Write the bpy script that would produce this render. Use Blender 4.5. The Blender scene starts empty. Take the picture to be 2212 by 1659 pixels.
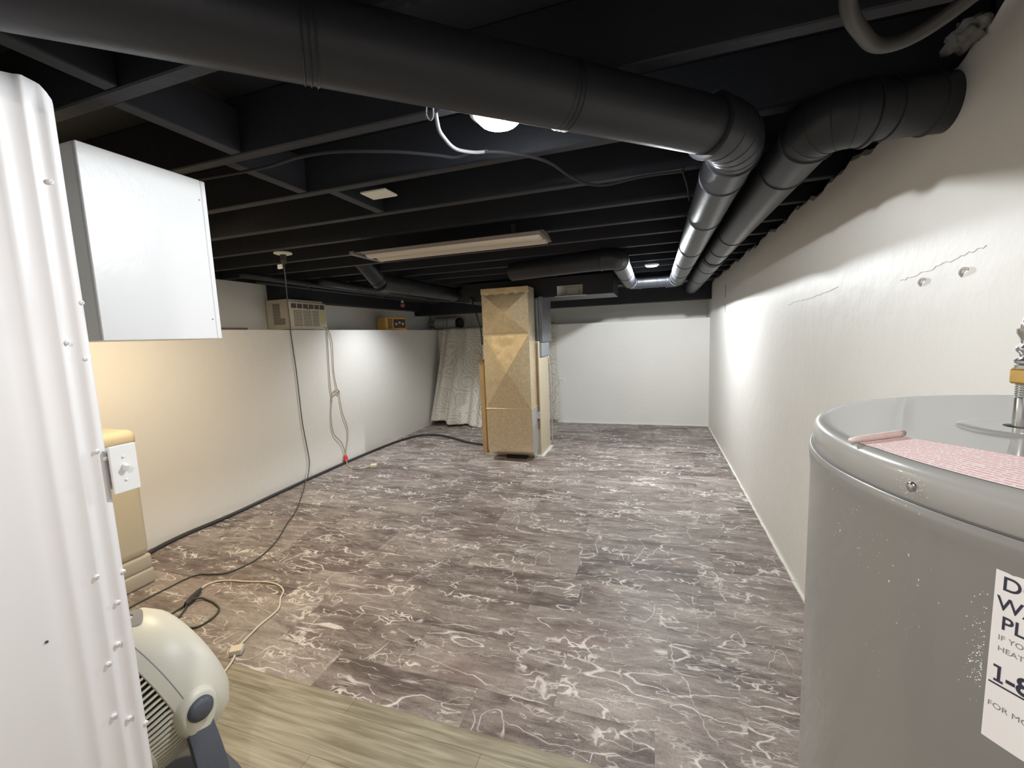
import bpy, bmesh, math, random
from mathutils import Vector, Matrix, Quaternion
random.seed(7)
S = bpy.context.scene
COL = S.collection
# ------------------------------------------------------------------ camera
F_PX, YAW, PITCH, ROLL, H = 922.0, 0.3256, -0.1130, -0.0396, 1.5
cy_, sy_ = math.cos(YAW), math.sin(YAW)
FW = Vector((-sy_*math.cos(PITCH), cy_*math.cos(PITCH), math.sin(PITCH)))
r_ = Vector((cy_, sy_, 0)); u_ = r_.cross(FW)
RT = r_*math.cos(ROLL) + u_*math.sin(ROLL)
UP = -r_*math.sin(ROLL) + u_*math.cos(ROLL)
cd = bpy.data.cameras.new('camera'); cam = bpy.data.objects.new('camera', cd); COL.objects.link(cam)
cd.sensor_fit = 'HORIZONTAL'; cd.sensor_width = 36.0; cd.lens = F_PX/2212.0*36.0; cd.clip_start = 0.02
M = Matrix((RT, UP, -FW)).transposed().to_4x4(); M.translation = (0, 0, H)
cam.matrix_world = M
S.camera = cam
# ------------------------------------------------------------------ world, view
S.view_settings.view_transform = 'Standard'; S.view_settings.look = 'None'
S.view_settings.gamma = 1.0; S.view_settings.use_curve_mapping = False
S.view_settings.exposure = 0.0
w = bpy.data.worlds.new('world'); S.world = w; w.use_nodes = True
w.node_tree.nodes['Background'].inputs[0].default_value = (1, 1, 1, 1)
w.node_tree.nodes['Background'].inputs[1].default_value = 0.0
LAMP_NEAR, LAMP_FAR, LAMP_REAR, LAMP_WARM, LAMP_BAY = 62.0, 215.0, 17.0, 32.0, 135.0
COOL = (0.93, 0.97, 1.0); WARM = (1.0, 0.78, 0.50)

# ------------------------------------------------------------------ helpers
def link(o): COL.objects.link(o); return o
def pm(p):
    return Matrix.LocRotScale(p.location, p.rotation_euler, p.scale)
def obj(name, bm, mat, parent=None, smooth=False, kind=None):
    me = bpy.data.meshes.new(name); bm.normal_update(); bm.to_mesh(me); bm.free()
    if smooth:
        for p in me.polygons: p.use_smooth = True
    for m_ in (mat if isinstance(mat, (list, tuple)) else [mat]): me.materials.append(m_)
    o = bpy.data.objects.new(name, me); link(o)
    if parent is not None:
        o.parent = parent
        mw = pm(parent)
        if parent.parent is not None: mw = pm(parent.parent) @ parent.matrix_parent_inverse @ mw
        o.matrix_parent_inverse = mw.inverted()
    if kind: o['kind'] = kind
    return o
def auto_smooth(o, ang=35):
    me = o.data
    bm = bmesh.new(); bm.from_mesh(me)
    for e in bm.edges:
        if len(e.link_faces) == 2 and e.calc_face_angle(0) > math.radians(ang): e.smooth = False
    for f in bm.faces: f.smooth = True
    bm.to_mesh(me); bm.free()
    return o
def tag(o, label, cat, group=None, kind=None):
    o['label'] = label; o['category'] = cat
    if group: o['group'] = group
    if kind: o['kind'] = kind
    return o
def thing(name, loc, label, cat, group=None):
    o = bpy.data.objects.new(name, None); link(o); o.location = loc; o.empty_display_size = 0.05
    return tag(o, label, cat, group)
def BM(): return bmesh.new()
def box(bm, x0, x1, y0, y1, z0, z1, rot=None, piv=None, bev=0, seg=2):
    r = bmesh.ops.create_cube(bm, size=1)
    vs = r['verts']
    for v in vs:
        v.co = Vector(((x0+x1)/2 + v.co.x*(x1-x0), (y0+y1)/2 + v.co.y*(y1-y0), (z0+z1)/2 + v.co.z*(z1-z0)))
    if bev:
        es = list({e for v in vs for e in v.link_edges})
        rb = bmesh.ops.bevel(bm, geom=es, offset=bev, segments=seg, affect='EDGES', profile=0.5)
        vs = list({v for f in rb['faces'] for v in f.verts} | {v for v in vs if v.is_valid})
    if rot:
        bmesh.ops.rotate(bm, verts=[v for v in vs if v.is_valid], cent=piv or ((x0+x1)/2, (y0+y1)/2, (z0+z1)/2),
                         matrix=Matrix.Rotation(rot[0], 3, rot[1]))
    return vs
def catmull(pts, n=6, closed=False):
    P = [Vector(p) for p in pts]
    out = []
    N = len(P)
    for i in range(N-1):
        p0 = P[max(i-1, 0)]; p1 = P[i]; p2 = P[i+1]; p3 = P[min(i+2, N-1)]
        for k in range(n):
            t = k/n
            out.append(0.5*((2*p1) + (-p0+p2)*t + (2*p0-5*p1+4*p2-p3)*t*t + (-p0+3*p1-3*p2+p3)*t**3))
    out.append(P[-1])
    return out
def sweep(bm, pts, rad, seg=10, cap=True, scl=None):
    P = [Vector(p) for p in pts]
    rings = []
    t0 = (P[1]-P[0]).normalized()
    ref = Vector((0, 0, 1)) if abs(t0.z) < 0.9 else Vector((1, 0, 0))
    nrm = t0.cross(ref).normalized(); prev = t0
    for i, p in enumerate(P):
        if i == 0: t = t0
        elif i == len(P)-1: t = (P[i]-P[i-1]).normalized()
        else: t = ((P[i]-P[i-1]).normalized() + (P[i+1]-P[i]).normalized()).normalized()
        q = prev.rotation_difference(t); nrm = q @ nrm; nrm = (nrm - t*nrm.dot(t)).normalized(); prev = t
        b = t.cross(nrm)
        r = rad(i/(len(P)-1)) if callable(rad) else (rad[i] if isinstance(rad, (list, tuple)) else rad)
        if i not in (0, len(P)-1):   # keep the tube width in mitres
            c = max(0.5, (P[i]-P[i-1]).normalized().dot(t)); 
        rings.append([bm.verts.new(p + (nrm*math.cos(a) + b*math.sin(a))*r) for a in [2*math.pi*k/seg for k in range(seg)]])
    for a, b_ in zip(rings, rings[1:]):
        for k in range(seg):
            bm.faces.new((a[k], a[(k+1) % seg], b_[(k+1) % seg], b_[k]))
    if cap:
        bm.faces.new(rings[0][::-1]); bm.faces.new(rings[-1])
    return rings
def lathe(bm, prof, center=(0, 0, 0), axis=(0, 0, 1), seg=32, cap0=True, cap1=True, a0=0, a1=2*math.pi, ref=None):
    """prof: list of (radius, along)"""
    ax = Vector(axis).normalized(); c = Vector(center)
    rf = Vector(ref) if ref else (Vector((1, 0, 0)) if abs(ax.x) < 0.9 else Vector((0, 1, 0)))
    n = (rf - ax*rf.dot(ax)).normalized(); b = ax.cross(n)
    full = abs(a1-a0-2*math.pi) < 1e-6
    cnt = seg if full else seg+1
    rings = []
    for r, h in prof:
        rings.append([bm.verts.new(c + ax*h + (n*math.cos(a0+(a1-a0)*k/seg) + b*math.sin(a0+(a1-a0)*k/seg))*max(r, 1e-5)) for k in range(cnt)])
    for A, B in zip(rings, rings[1:]):
        for k in range(seg):
            k2 = (k+1) % cnt
            bm.faces.new((A[k], A[k2], B[k2], B[k]))
    if full and cap0: bm.faces.new(rings[0][::-1])
    if full and cap1: bm.faces.new(rings[-1])
    return rings
def prism(bm, poly, vec):
    """poly: list of 3D pts; extruded by vec"""
    v = [bm.verts.new(p) for p in poly]; w2 = [bm.verts.new(Vector(p)+Vector(vec)) for p in poly]
    n = len(v)
    bm.faces.new(v); bm.faces.new(w2[::-1])
    for i in range(n): bm.faces.new((v[i], w2[i], w2[(i+1) % n], v[(i+1) % n]))
    bmesh.ops.recalc_face_normals(bm, faces=bm.faces)

# ------------------------------------------------------------------ materials
def mat(name, col, rough=0.6, metal=0.0, spec=0.5, bump=0, bscale=40, var=0, vscale=3, coat=0):
    m = bpy.data.materials.new(name); m.use_nodes = True
    nt = m.node_tree; N = nt.nodes; b = N['Principled BSDF']
    b.inputs['Base Color'].default_value = (*col, 1); b.inputs['Roughness'].default_value = rough
    b.inputs['Metallic'].default_value = metal; b.inputs['Specular IOR Level'].default_value = spec
    if coat: b.inputs['Coat Weight'].default_value = coat
    if bump or var:
        tc = N.new('ShaderNodeTexCoord')
        if bump:
            nz = N.new('ShaderNodeTexNoise'); nz.inputs['Scale'].default_value = bscale; nz.inputs['Detail'].default_value = 4
            bp = N.new('ShaderNodeBump'); bp.inputs['Strength'].default_value = bump; bp.inputs['Distance'].default_value = 0.01
            nt.links.new(tc.outputs['Object'], nz.inputs['Vector']); nt.links.new(nz.outputs[0], bp.inputs['Height'])
            nt.links.new(bp.outputs[0], b.inputs['Normal'])
        if var:
            n2 = N.new('ShaderNodeTexNoise'); n2.inputs['Scale'].default_value = vscale; n2.inputs['Detail'].default_value = 5
            mx = N.new('ShaderNodeMix'); mx.data_type = 'RGBA'
            mx.inputs[6].default_value = (*[c*(1-var) for c in col], 1); mx.inputs[7].default_value = (*[min(1, c*(1+var)) for c in col], 1)
            nt.links.new(tc.outputs['Object'], n2.inputs['Vector']); nt.links.new(n2.outputs[0], mx.inputs[0])
            nt.links.new(mx.outputs[2], b.inputs['Base Color'])
    return m
def emis(name, col, st):
    m = bpy.data.materials.new(name); m.use_nodes = True
    b = m.node_tree.nodes['Principled BSDF']
    b.inputs['Base Color'].default_value = (0.9, 0.9, 0.9, 1)
    b.inputs['Emission Color'].default_value = (*col, 1); b.inputs['Emission Strength'].default_value = st
    return m

WALL = mat('wall_paint', (0.80, 0.785, 0.74), 0.55, bump=0.25, bscale=18, var=0.05, vscale=1.3)
WALLR = mat('plaster_paint', (0.80, 0.785, 0.745), 0.5, bump=0.35, bscale=9, var=0.06, vscale=1.7)
PLASTER = mat('rough_plaster', (0.55, 0.53, 0.48), 0.8, bump=0.8, bscale=40)
BLACK = mat('black_ceiling_paint', (0.022, 0.024, 0.030), 0.6, spec=.3, bump=0.2, bscale=30, var=0.2)
BLACKWOOD = mat('black_joist_paint', (0.027, 0.029, 0.036), 0.6, spec=.3, bump=0.3, bscale=22, var=0.25)
DUCTP = mat('black_duct_paint', (0.026, 0.028, 0.034), 0.42, spec=.4, bump=0.06, bscale=60, var=0.15)
HOSEB = mat('black_rubber', (0.035, 0.034, 0.034), 0.5, bump=0.1, bscale=80)
HOSEG = mat('dusty_dark_conduit', (0.055, 0.052, 0.050), 0.5)
WHITE = mat('white_enamel', (0.86, 0.86, 0.86), 0.35, bump=0.12, bscale=25, var=0.02)
PANEL = mat('white_painted_steel', (0.85, 0.83, 0.825), 0.42, bump=0.05, bscale=10, var=0.02)
PLASTW = mat('white_plastic', (0.85, 0.85, 0.83), 0.4)
CREAM = mat('cream_plastic', (0.74, 0.70, 0.58), 0.45)
FANC = mat('fan_cream_plastic', (0.78, 0.76, 0.66), 0.42)
FANG = mat('fan_dark_grey_plastic', (0.085, 0.095, 0.12), 0.5, bump=0.1, bscale=120)
FANM = mat('fan_mid_grey_decal', (0.33, 0.33, 0.34), 0.5)
FAND = mat('fan_dark_interior', (0.07, 0.055, 0.05), 0.7)  # plain dark brown for the fan's inside and front grille
TAN = mat('tan_plastic', (0.60, 0.53, 0.39), 0.5, var=0.04)
TAND = mat('grey_tan_plastic', (0.48, 0.43, 0.34), 0.5, var=0.05)
ACB = mat('aged_beige_plastic', (0.62, 0.57, 0.46), 0.55, var=0.06, vscale=8)
ACD = mat('dark_vent_plastic', (0.10, 0.08, 0.075), 0.6)
LINE = mat('dark_seam', (0.08, 0.075, 0.07), 0.7)
CORDW = mat('cream_cord', (0.72, 0.66, 0.53), 0.5)
CORDG = mat('dark_green_cord', (0.05, 0.055, 0.04), 0.5)
CORDT = mat('tan_cord', (0.42, 0.36, 0.26), 0.55)
RED = mat('red_plastic', (0.75, 0.03, 0.04), 0.4)
YEL = mat('yellow_plastic', (0.83, 0.50, 0.13), 0.45, var=0.06)
BROWN = mat('rusty_brown_steel', (0.20, 0.12, 0.07), 0.6, var=0.3, vscale=12)
TANM = mat('tan_enamel_steel', (0.52, 0.45, 0.32), 0.45, var=0.06)
RUST = mat('ochre_steel', (0.48, 0.32, 0.15), 0.5, var=0.2, vscale=9)
DGREY = mat('dark_grey_galvanised', (0.16, 0.17, 0.18), 0.4, 0.6, var=0.3, vscale=14)
BRASS = mat('brass', (0.70, 0.47, 0.16), 0.3, 0.9, var=0.2, vscale=90)
CHROME = mat('galvanised_nipple', (0.55, 0.57, 0.57), 0.22, 0.95, var=0.25, vscale=60)
BRAID = mat('braided_steel', (0.7, 0.7, 0.7), 0.3, 0.9)
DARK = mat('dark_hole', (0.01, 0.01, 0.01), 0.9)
STICK = mat('white_sticker', (0.84, 0.84, 0.82), 0.5)
INK = mat('black_ink', (0.035, 0.035, 0.06), 0.6)
INKG = mat('grey_ink', (0.22, 0.22, 0.22), 0.6)
TUBE = mat('off_white_lens', (0.60, 0.53, 0.44), 0.4)
FIXT = mat('fixture_taupe_metal', (0.15, 0.125, 0.11), 0.5)
BASEL = mat('white_caulk', (0.80, 0.78, 0.72), 0.6, bump=0.6, bscale=30)
PLATE = mat('cover_plate_cream', (0.78, 0.76, 0.66), 0.5)
WRAP = mat('plastic_wrap_grey', (0.36, 0.38, 0.40), 0.3, var=0.3, vscale=30)
ROLLW = mat('white_roll', (0.62, 0.62, 0.60), 0.5, var=0.12, vscale=25)

def galv(name, col, rough):
    m = bpy.data.materials.new(name); m.use_nodes = True; nt = m.node_tree; N = nt.nodes; b = N['Principled BSDF']
    tc = N.new('ShaderNodeTexCoord')
    v = N.new('ShaderNodeTexVoronoi'); v.inputs['Scale'].default_value = 60
    n2 = N.new('ShaderNodeTexNoise'); n2.inputs['Scale'].default_value = 55; n2.inputs['Detail'].default_value = 6
    n3 = N.new('ShaderNodeTexNoise'); n3.inputs['Scale'].default_value = 3; n3.inputs['Detail'].default_value = 2
    cr = N.new('ShaderNodeValToRGB'); cr.color_ramp.elements[0].position = .3; cr.color_ramp.elements[1].position = .75
    cr.color_ramp.elements[0].color = (*[c*0.80 for c in col], 1); cr.color_ramp.elements[1].color = (*col, 1)
    ad = N.new('ShaderNodeMath'); ad.operation = 'ADD'
    mu = N.new('ShaderNodeMath'); mu.operation = 'MULTIPLY'; mu.inputs[1].default_value = .45
    for n_ in (v, n2, n3): nt.links.new(tc.outputs['Object'], n_.inputs['Vector'])
    nt.links.new(v.outputs['Color'], mu.inputs[0]); nt.links.new(mu.outputs[0], ad.inputs[0])
    m2 = N.new('ShaderNodeMath'); m2.operation = 'MULTIPLY'; m2.inputs[1].default_value = .55
    nt.links.new(n2.outputs[0], m2.inputs[0]); nt.links.new(m2.outputs[0], ad.inputs[1])
    nt.links.new(ad.outputs[0], cr.inputs[0]); nt.links.new(cr.outputs[0], b.inputs['Base Color'])
    b.inputs['Metallic'].default_value = 0.80
    mr = N.new('ShaderNodeMapRange'); mr.inputs[3].default_value = rough-.08; mr.inputs[4].default_value = rough+.12
    nt.links.new(n2.outputs[0], mr.inputs[0]); nt.links.new(mr.outputs[0], b.inputs['Roughness'])
    bp = N.new('ShaderNodeBump'); bp.inputs['Strength'].default_value = .5; bp.inputs['Distance'].default_value = .03
    nt.links.new(n3.outputs[0], bp.inputs['Height']); nt.links.new(bp.outputs[0], b.inputs['Normal'])
    return m
GALV = galv('warm_lit_galvanised_steel', (0.90, 0.77, 0.54), .36)  # neutral zinc tinted golden, the reflected warm light put into its colour
GALVC = galv('galvanised_steel_plain', (0.72, 0.72, 0.70), .35)

def marble():
    m = bpy.data.materials.new('marble_vinyl'); m.use_nodes = True; nt = m.node_tree; N = nt.nodes; L = nt.links; b = N['Principled BSDF']
    def nd(t, **k):
        n = N.new(t)
        for a, v in k.items():
            if hasattr(n, a): setattr(n, a, v)
        return n
    def mth(op, a, bb=None, c=None, clamp=False):
        n = N.new('ShaderNodeMath'); n.operation = op; n.use_clamp = clamp
        for i, x in enumerate((a, bb, c)):
            if x is None: continue
            if isinstance(x, (int, float)): n.inputs[i].default_value = x
            else: L.new(x, n.inputs[i])
        return n.outputs[0]
    def mix(fac, a, c):
        n = N.new('ShaderNodeMix'); n.data_type = 'RGBA'
        if isinstance(fac, (int, float)): n.inputs[0].default_value = fac
        else: L.new(fac, n.inputs[0])
        for i, x in ((6, a), (7, c)):
            if isinstance(x, tuple): n.inputs[i].default_value = (*x, 1)
            else: L.new(x, n.inputs[i])
        return n.outputs[2]
    def noise(vec, sc, det=4, rough=.55, dist=0):
        n = N.new('ShaderNodeTexNoise'); n.inputs['Scale'].default_value = sc; n.inputs['Detail'].default_value = det
        n.inputs['Roughness'].default_value = rough; n.inputs['Distortion'].default_value = dist
        L.new(vec, n.inputs['Vector']); return n.outputs['Fac']
    def mapr(v, a, b2, c=0, d=1):
        n = N.new('ShaderNodeMapRange'); n.interpolation_type = 'SMOOTHSTEP'
        L.new(v, n.inputs[0]); n.inputs[1].default_value = a; n.inputs[2].default_value = b2; n.inputs[3].default_value = c; n.inputs[4].default_value = d
        return n.outputs[0]
    tc = N.new('ShaderNodeTexCoord'); sp = N.new('ShaderNodeSeparateXYZ'); L.new(tc.outputs['Object'], sp.inputs[0])
    X, Y = sp.outputs[0], sp.outputs[1]
    row = mth('FLOOR', mth('DIVIDE', Y, 0.305))
    wn0 = N.new('ShaderNodeTexWhiteNoise'); wn0.noise_dimensions = '1D'; L.new(row, wn0.inputs['W'])
    xs = mth('ADD', mth('DIVIDE', X, 0.72), wn0.outputs['Value'])
    colm = mth('FLOOR', xs)
    cmb = N.new('ShaderNodeCombineXYZ'); L.new(colm, cmb.inputs[0]); L.new(row, cmb.inputs[1])
    wn = N.new('ShaderNodeTexWhiteNoise'); wn.noise_dimensions = '3D'; L.new(cmb.outputs[0], wn.inputs['Vector'])
    # per-plank offset so the veins break at plank edges
    va = N.new('ShaderNodeVectorMath'); va.operation = 'MULTIPLY_ADD'
    L.new(wn.outputs['Color'], va.inputs[0]); va.inputs[1].default_value = (7, 7, 7); L.new(tc.outputs['Object'], va.inputs[2])
    def stretch(v, sx, sy, rot=0):
        mp = N.new('ShaderNodeMapping'); mp.inputs['Scale'].default_value = (sx, sy, 1); mp.inputs['Rotation'].default_value = (0, 0, rot)
        L.new(v, mp.inputs['Vector']); return mp.outputs[0]
    P = va.outputs[0]; O = tc.outputs['Object']
    # cloudy base
    c1 = noise(stretch(P, 1.3, 4.5), 1.6, 9, .68, .6)
    c2 = noise(stretch(P, 3, 10), 2.5, 9, .74, .3)
    tone = mth('ADD', mth('MULTIPLY', c1, .62), mth('MULTIPLY', c2, .38))
    tone = mth('ADD', tone, mth('MULTIPLY', mth('SUBTRACT', wn.outputs['Value'], .5), .10))
    cr = N.new('ShaderNodeValToRGB'); e = cr.color_ramp.elements
    e[0].position = .40; e[0].color = (.095, .070, .062, 1); e[1].position = .66; e[1].color = (.46, .405, .365, 1)
    x = e.new(.50); x.color = (.245, .205, .182, 1); L.new(tone, cr.inputs[0])
    base = cr.outputs[0]
    fine = noise(stretch(O, 14, 30), 9, 5, .7)
    base = mix(mapr(fine, .35, .75, 0, .30), base, (.38, .34, .305))
    grain = noise(O, 95, 5, .75)
    base = mix(mapr(grain, .42, .70, 0, .38), base, (.10, .075, .07))
    brn = noise(stretch(P, 1, 2.5), 1.3, 4, .6)
    base = mix(mapr(brn, .52, .72, 0, .45), base, (.19, .115, .10))
    w9 = N.new('ShaderNodeTexNoise'); w9.inputs['Scale'].default_value = 7; w9.inputs['Detail'].default_value = 4; L.new(P, w9.inputs['Vector'])
    pw = N.new('ShaderNodeVectorMath'); pw.operation = 'MULTIPLY_ADD'; L.new(w9.outputs['Color'], pw.inputs[0]); pw.inputs[1].default_value = (.10, .07, 0); L.new(P, pw.inputs[2]); PW = pw.outputs[0]
    def ridge(vec, sc, wid, det=3, dist=1.2, rough=.5):
        n = noise(vec, sc, det, rough, dist)
        d = mth('ABSOLUTE', mth('SUBTRACT', n, .5))
        return mapr(d, 0.0, wid, 1, 0)
    # long thin veins, roughly across the room
    v1 = mth('MULTIPLY', ridge(stretch(PW, .7, 3.0), 1.7, .0085, 2, 0), mapr(noise(P, 2.6, 2), .40, .50))
    v2 = mth('MULTIPLY', ridge(stretch(PW, .9, 3.4, .14), 2.9, .011, 3, 0), mapr(noise(stretch(P, 1, 2), 3.0, 2), .43, .55))
    v3 = mth('MULTIPLY', ridge(stretch(PW, 1.9, 1.0, .5), 1.9, .006, 2, 0), mapr(noise(P, 2.9, 1), .50, .58))
    v4 = mth('MULTIPLY', ridge(stretch(PW, 1.6, 5.5, -.1), 3.4, .016, 3, 0), mapr(noise(stretch(P, 1, 1.6), 2.2, 2), .48, .60))
    v2 = mth('MAXIMUM', v2, mth('MULTIPLY', v4, .75))
    # crackled white patches
    pm_ = mapr(noise(stretch(P, 1.5, 3.4), 1.9, 2), .55, .66)
    wv = N.new('ShaderNodeTexNoise'); wv.inputs['Scale'].default_value = 10; L.new(P, wv.inputs['Vector'])
    dv = N.new('ShaderNodeVectorMath'); dv.operation = 'MULTIPLY_ADD'; L.new(wv.outputs['Color'], dv.inputs[0]); dv.inputs[1].default_value = (.16, .16, .16); L.new(P, dv.inputs[2])
    vo = N.new('ShaderNodeTexVoronoi'); vo.feature = 'DISTANCE_TO_EDGE'; vo.inputs['Scale'].default_value = 10
    L.new(stretch(dv.outputs[0], 1, 2.0), vo.inputs['Vector'])
    crk = mapr(mth('ADD', vo.outputs['Distance'], mth('MULTIPLY', mth('SUBTRACT', noise(P, 30, 3), .5), .10)), .03, .10, 1, 0)
    patch = mth('MULTIPLY', pm_, crk)
    # dragged white streaks
    st = mth('MULTIPLY', mapr(noise(stretch(P, 1.2, 22), 2.6, 5, .6), .60, .70), mapr(noise(P, 2.0, 2), .50, .62))
    allv = mth('MAXIMUM', mth('MAXIMUM', v1, mth('MULTIPLY', v2, .8)), mth('MAXIMUM', mth('MULTIPLY', v3, .8), mth('MAXIMUM', mth('MULTIPLY', patch, .95), mth('MULTIPLY', st, .75))))
    allv = mth('MULTIPLY', allv, mapr(noise(stretch(P, 6, 12), 4, 4), .25, .5, .55, 1))
    base = mix(mth('MULTIPLY', allv, .86), base, (.80, .75, .71))
    # plank seams, faint
    fy = mth('FRACT', mth('DIVIDE', Y, 0.305)); fx = mth('FRACT', xs)
    sm = mth('MAXIMUM', mapr(mth('ABSOLUTE', mth('SUBTRACT', fy, .5)), .488, .5), mapr(mth('ABSOLUTE', mth('SUBTRACT', fx, .5)), .498, .5))
    base = mix(mth('MULTIPLY', sm, .22), base, (.08, .065, .06))
    L.new(base, b.inputs['Base Color'])
    b.inputs['Roughness'].default_value = .5; b.inputs['Specular IOR Level'].default_value = .35
    bp = N.new('ShaderNodeBump'); bp.inputs['Strength'].default_value = .12; bp.inputs['Distance'].default_value = .003
    L.new(fine, bp.inputs['Height']); L.new(bp.outputs[0], b.inputs['Normal'])
    return m
def woodmat():
    m = bpy.data.materials.new('oak_vinyl_plank'); m.use_nodes = True; nt = m.node_tree; N = nt.nodes; L = nt.links; b = N['Principled BSDF']
    tc = N.new('ShaderNodeTexCoord'); br = N.new('ShaderNodeTexBrick')
    br.inputs['Scale'].default_value = 1; br.inputs['Brick Width'].default_value = 1.2; br.inputs['Row Height'].default_value = .18
    br.inputs['Mortar Size'].default_value = .0012; br.inputs['Color1'].default_value = (.36, .335, .26, 1); br.inputs['Color2'].default_value = (.43, .405, .32, 1)
    br.inputs['Mortar'].default_value = (.20, .17, .12, 1)
    L.new(tc.outputs['Object'], br.inputs['Vector'])
    mp = N.new('ShaderNodeMapping'); mp.inputs['Scale'].default_value = (1.5, 22, 1); L.new(tc.outputs['Object'], mp.inputs[0])
    nz = N.new('ShaderNodeTexNoise'); nz.inputs['Scale'].default_value = 2.2; nz.inputs['Detail'].default_value = 7; nz.inputs['Distortion'].default_value = .7; L.new(mp.outputs[0], nz.inputs['Vector'])
    cr = N.new('ShaderNodeValToRGB'); cr.color_ramp.elements[0].position = .3; cr.color_ramp.elements[1].position = .7
    cr.color_ramp.elements[0].color = (.52, .48, .42, 1); cr.color_ramp.elements[1].color = (1.1, 1.08, 1.04, 1); L.new(nz.outputs[0], cr.inputs[0])
    mx = N.new('ShaderNodeMix'); mx.data_type = 'RGBA'; mx.blend_type = 'MULTIPLY'; mx.inputs[0].default_value = 1
    L.new(br.outputs[0], mx.inputs[6]); L.new(cr.outputs[0], mx.inputs[7]); L.new(mx.outputs[2], b.inputs['Base Color'])
    b.inputs['Roughness'].default_value = .45
    return m
MARBLE, OAK = marble(), woodmat()

def heater_mat():
    m = mat('heater_grey_enamel', (0.225, 0.222, 0.205), .33, var=.03, vscale=6, coat=.25)
    nt = m.node_tree; N = nt.nodes; L = nt.links; b = N['Principled BSDF']
    tc = N.new('ShaderNodeTexCoord')
    nz = N.new('ShaderNodeTexNoise'); nz.inputs['Scale'].default_value = 420; nz.inputs['Detail'].default_value = 2
    big = N.new('ShaderNodeTexNoise'); big.inputs['Scale'].default_value = 16; big.inputs['Detail'].default_value = 2
    for n_ in (nz, big): L.new(tc.outputs['Object'], n_.inputs['Vector'])
    a = N.new('ShaderNodeMapRange'); a.inputs[1].default_value = .70; a.inputs[2].default_value = .74; L.new(nz.outputs[0], a.inputs[0])
    c = N.new('ShaderNodeMapRange'); c.inputs[1].default_value = .55; c.inputs[2].default_value = .68; L.new(big.outputs[0], c.inputs[0])
    mu = N.new('ShaderNodeMath'); mu.operation = 'MULTIPLY'; L.new(a.outputs[0], mu.inputs[0]); L.new(c.outputs[0], mu.inputs[1])
    old = b.inputs['Base Color'].links[0].from_socket
    mx = N.new('ShaderNodeMix'); mx.data_type = 'RGBA'; L.new(mu.outputs[0], mx.inputs[0]); L.new(old, mx.inputs[6]); mx.inputs[7].default_value = (.75, .74, .7, 1)
    L.new(mx.outputs[2], b.inputs['Base Color'])
    return m
HEAT = heater_mat()
LID = mat('heater_lid_enamel', (0.33, 0.33, 0.31), .27, var=.03, vscale=6, coat=.3)

def pink_mat():
    m = bpy.data.materials.new('pink_warning_label'); m.use_nodes = True; nt = m.node_tree; N = nt.nodes; L = nt.links; b = N['Principled BSDF']
    uv = N.new('ShaderNodeUVMap'); sp = N.new('ShaderNodeSeparateXYZ'); L.new(uv.outputs[0], sp.inputs[0])
    def mth(op, a, bb=None):
        n = N.new('ShaderNodeMath'); n.operation = op
        for i, x in enumerate((a, bb)):
            if x is None: continue
            if isinstance(x, (int, float)): n.inputs[i].default_value = x
            else: L.new(x, n.inputs[i])
        return n.outputs[0]
    rows = mth('GREATER_THAN', mth('FRACT', mth('MULTIPLY', sp.outputs[1], 15)), .55)
    mp = N.new('ShaderNodeMapping'); mp.inputs['Scale'].default_value = (70, 15, 1); L.new(uv.outputs[0], mp.inputs[0])
    nz = N.new('ShaderNodeTexNoise'); nz.inputs['Scale'].default_value = 1.3; nz.inputs['Detail'].default_value = 1; L.new(mp.outputs[0], nz.inputs['Vector'])
    wd = mth('GREATER_THAN', nz.outputs[0], .44)
    f = mth('MULTIPLY', rows, wd)
    mx = N.new('ShaderNodeMix'); mx.data_type = 'RGBA'; L.new(f, mx.inputs[0])
    mx.inputs[6].default_value = (.90, .80, .78, 1); mx.inputs[7].default_value = (.80, .42, .42, 1)
    L.new(mx.outputs[2], b.inputs['Base Color']); b.inputs['Roughness'].default_value = .5
    return m
PINK = pink_mat()
PINKR = mat('pink_rolled_label', (.90, .72, .68), .55, var=.15, vscale=120)

def quilt_mat():
    m = bpy.data.materials.new('embroidered_cream_cloth'); m.use_nodes = True; nt = m.node_tree; N = nt.nodes; L = nt.links; b = N['Principled BSDF']
    uv = N.new('ShaderNodeUVMap')
    wn = N.new('ShaderNodeTexNoise'); wn.inputs['Scale'].default_value = 3; L.new(uv.outputs[0], wn.inputs['Vector'])
    dv = N.new('ShaderNodeVectorMath'); dv.operation = 'MULTIPLY_ADD'; L.new(wn.outputs['Color'], dv.inputs[0]); dv.inputs[1].default_value = (.12, .12, 0); L.new(uv.outputs[0], dv.inputs[2])
    v = N.new('ShaderNodeTexVoronoi'); v.inputs['Scale'].default_value = 4.2; L.new(dv.outputs[0], v.inputs['Vector'])
    s = N.new('ShaderNodeMath'); s.operation = 'MULTIPLY'; s.inputs[1].default_value = 34; L.new(v.outputs['Distance'], s.inputs[0])
    sn = N.new('ShaderNodeMath'); sn.operation = 'SINE'; L.new(s.outputs[0], sn.inputs[0])
    mr = N.new('ShaderNodeMapRange'); mr.inputs[1].default_value = .45; mr.inputs[2].default_value = .95; L.new(sn.outputs[0], mr.inputs[0])
    mx = N.new('ShaderNodeMix'); mx.data_type = 'RGBA'; L.new(mr.outputs[0], mx.inputs[0])
    mx.inputs[6].default_value = (.66, .63, .55, 1); mx.inputs[7].default_value = (.52, .48, .41, 1)
    L.new(mx.outputs[2], b.inputs['Base Color']); b.inputs['Roughness'].default_value = .85
    bp = N.new('ShaderNodeBump'); bp.inputs['Strength'].default_value = .4; bp.inputs['Distance'].default_value = .01; bp.invert = True
    L.new(mr.outputs[0], bp.inputs['Height']); L.new(bp.outputs[0], b.inputs['Normal'])
    return m
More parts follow.
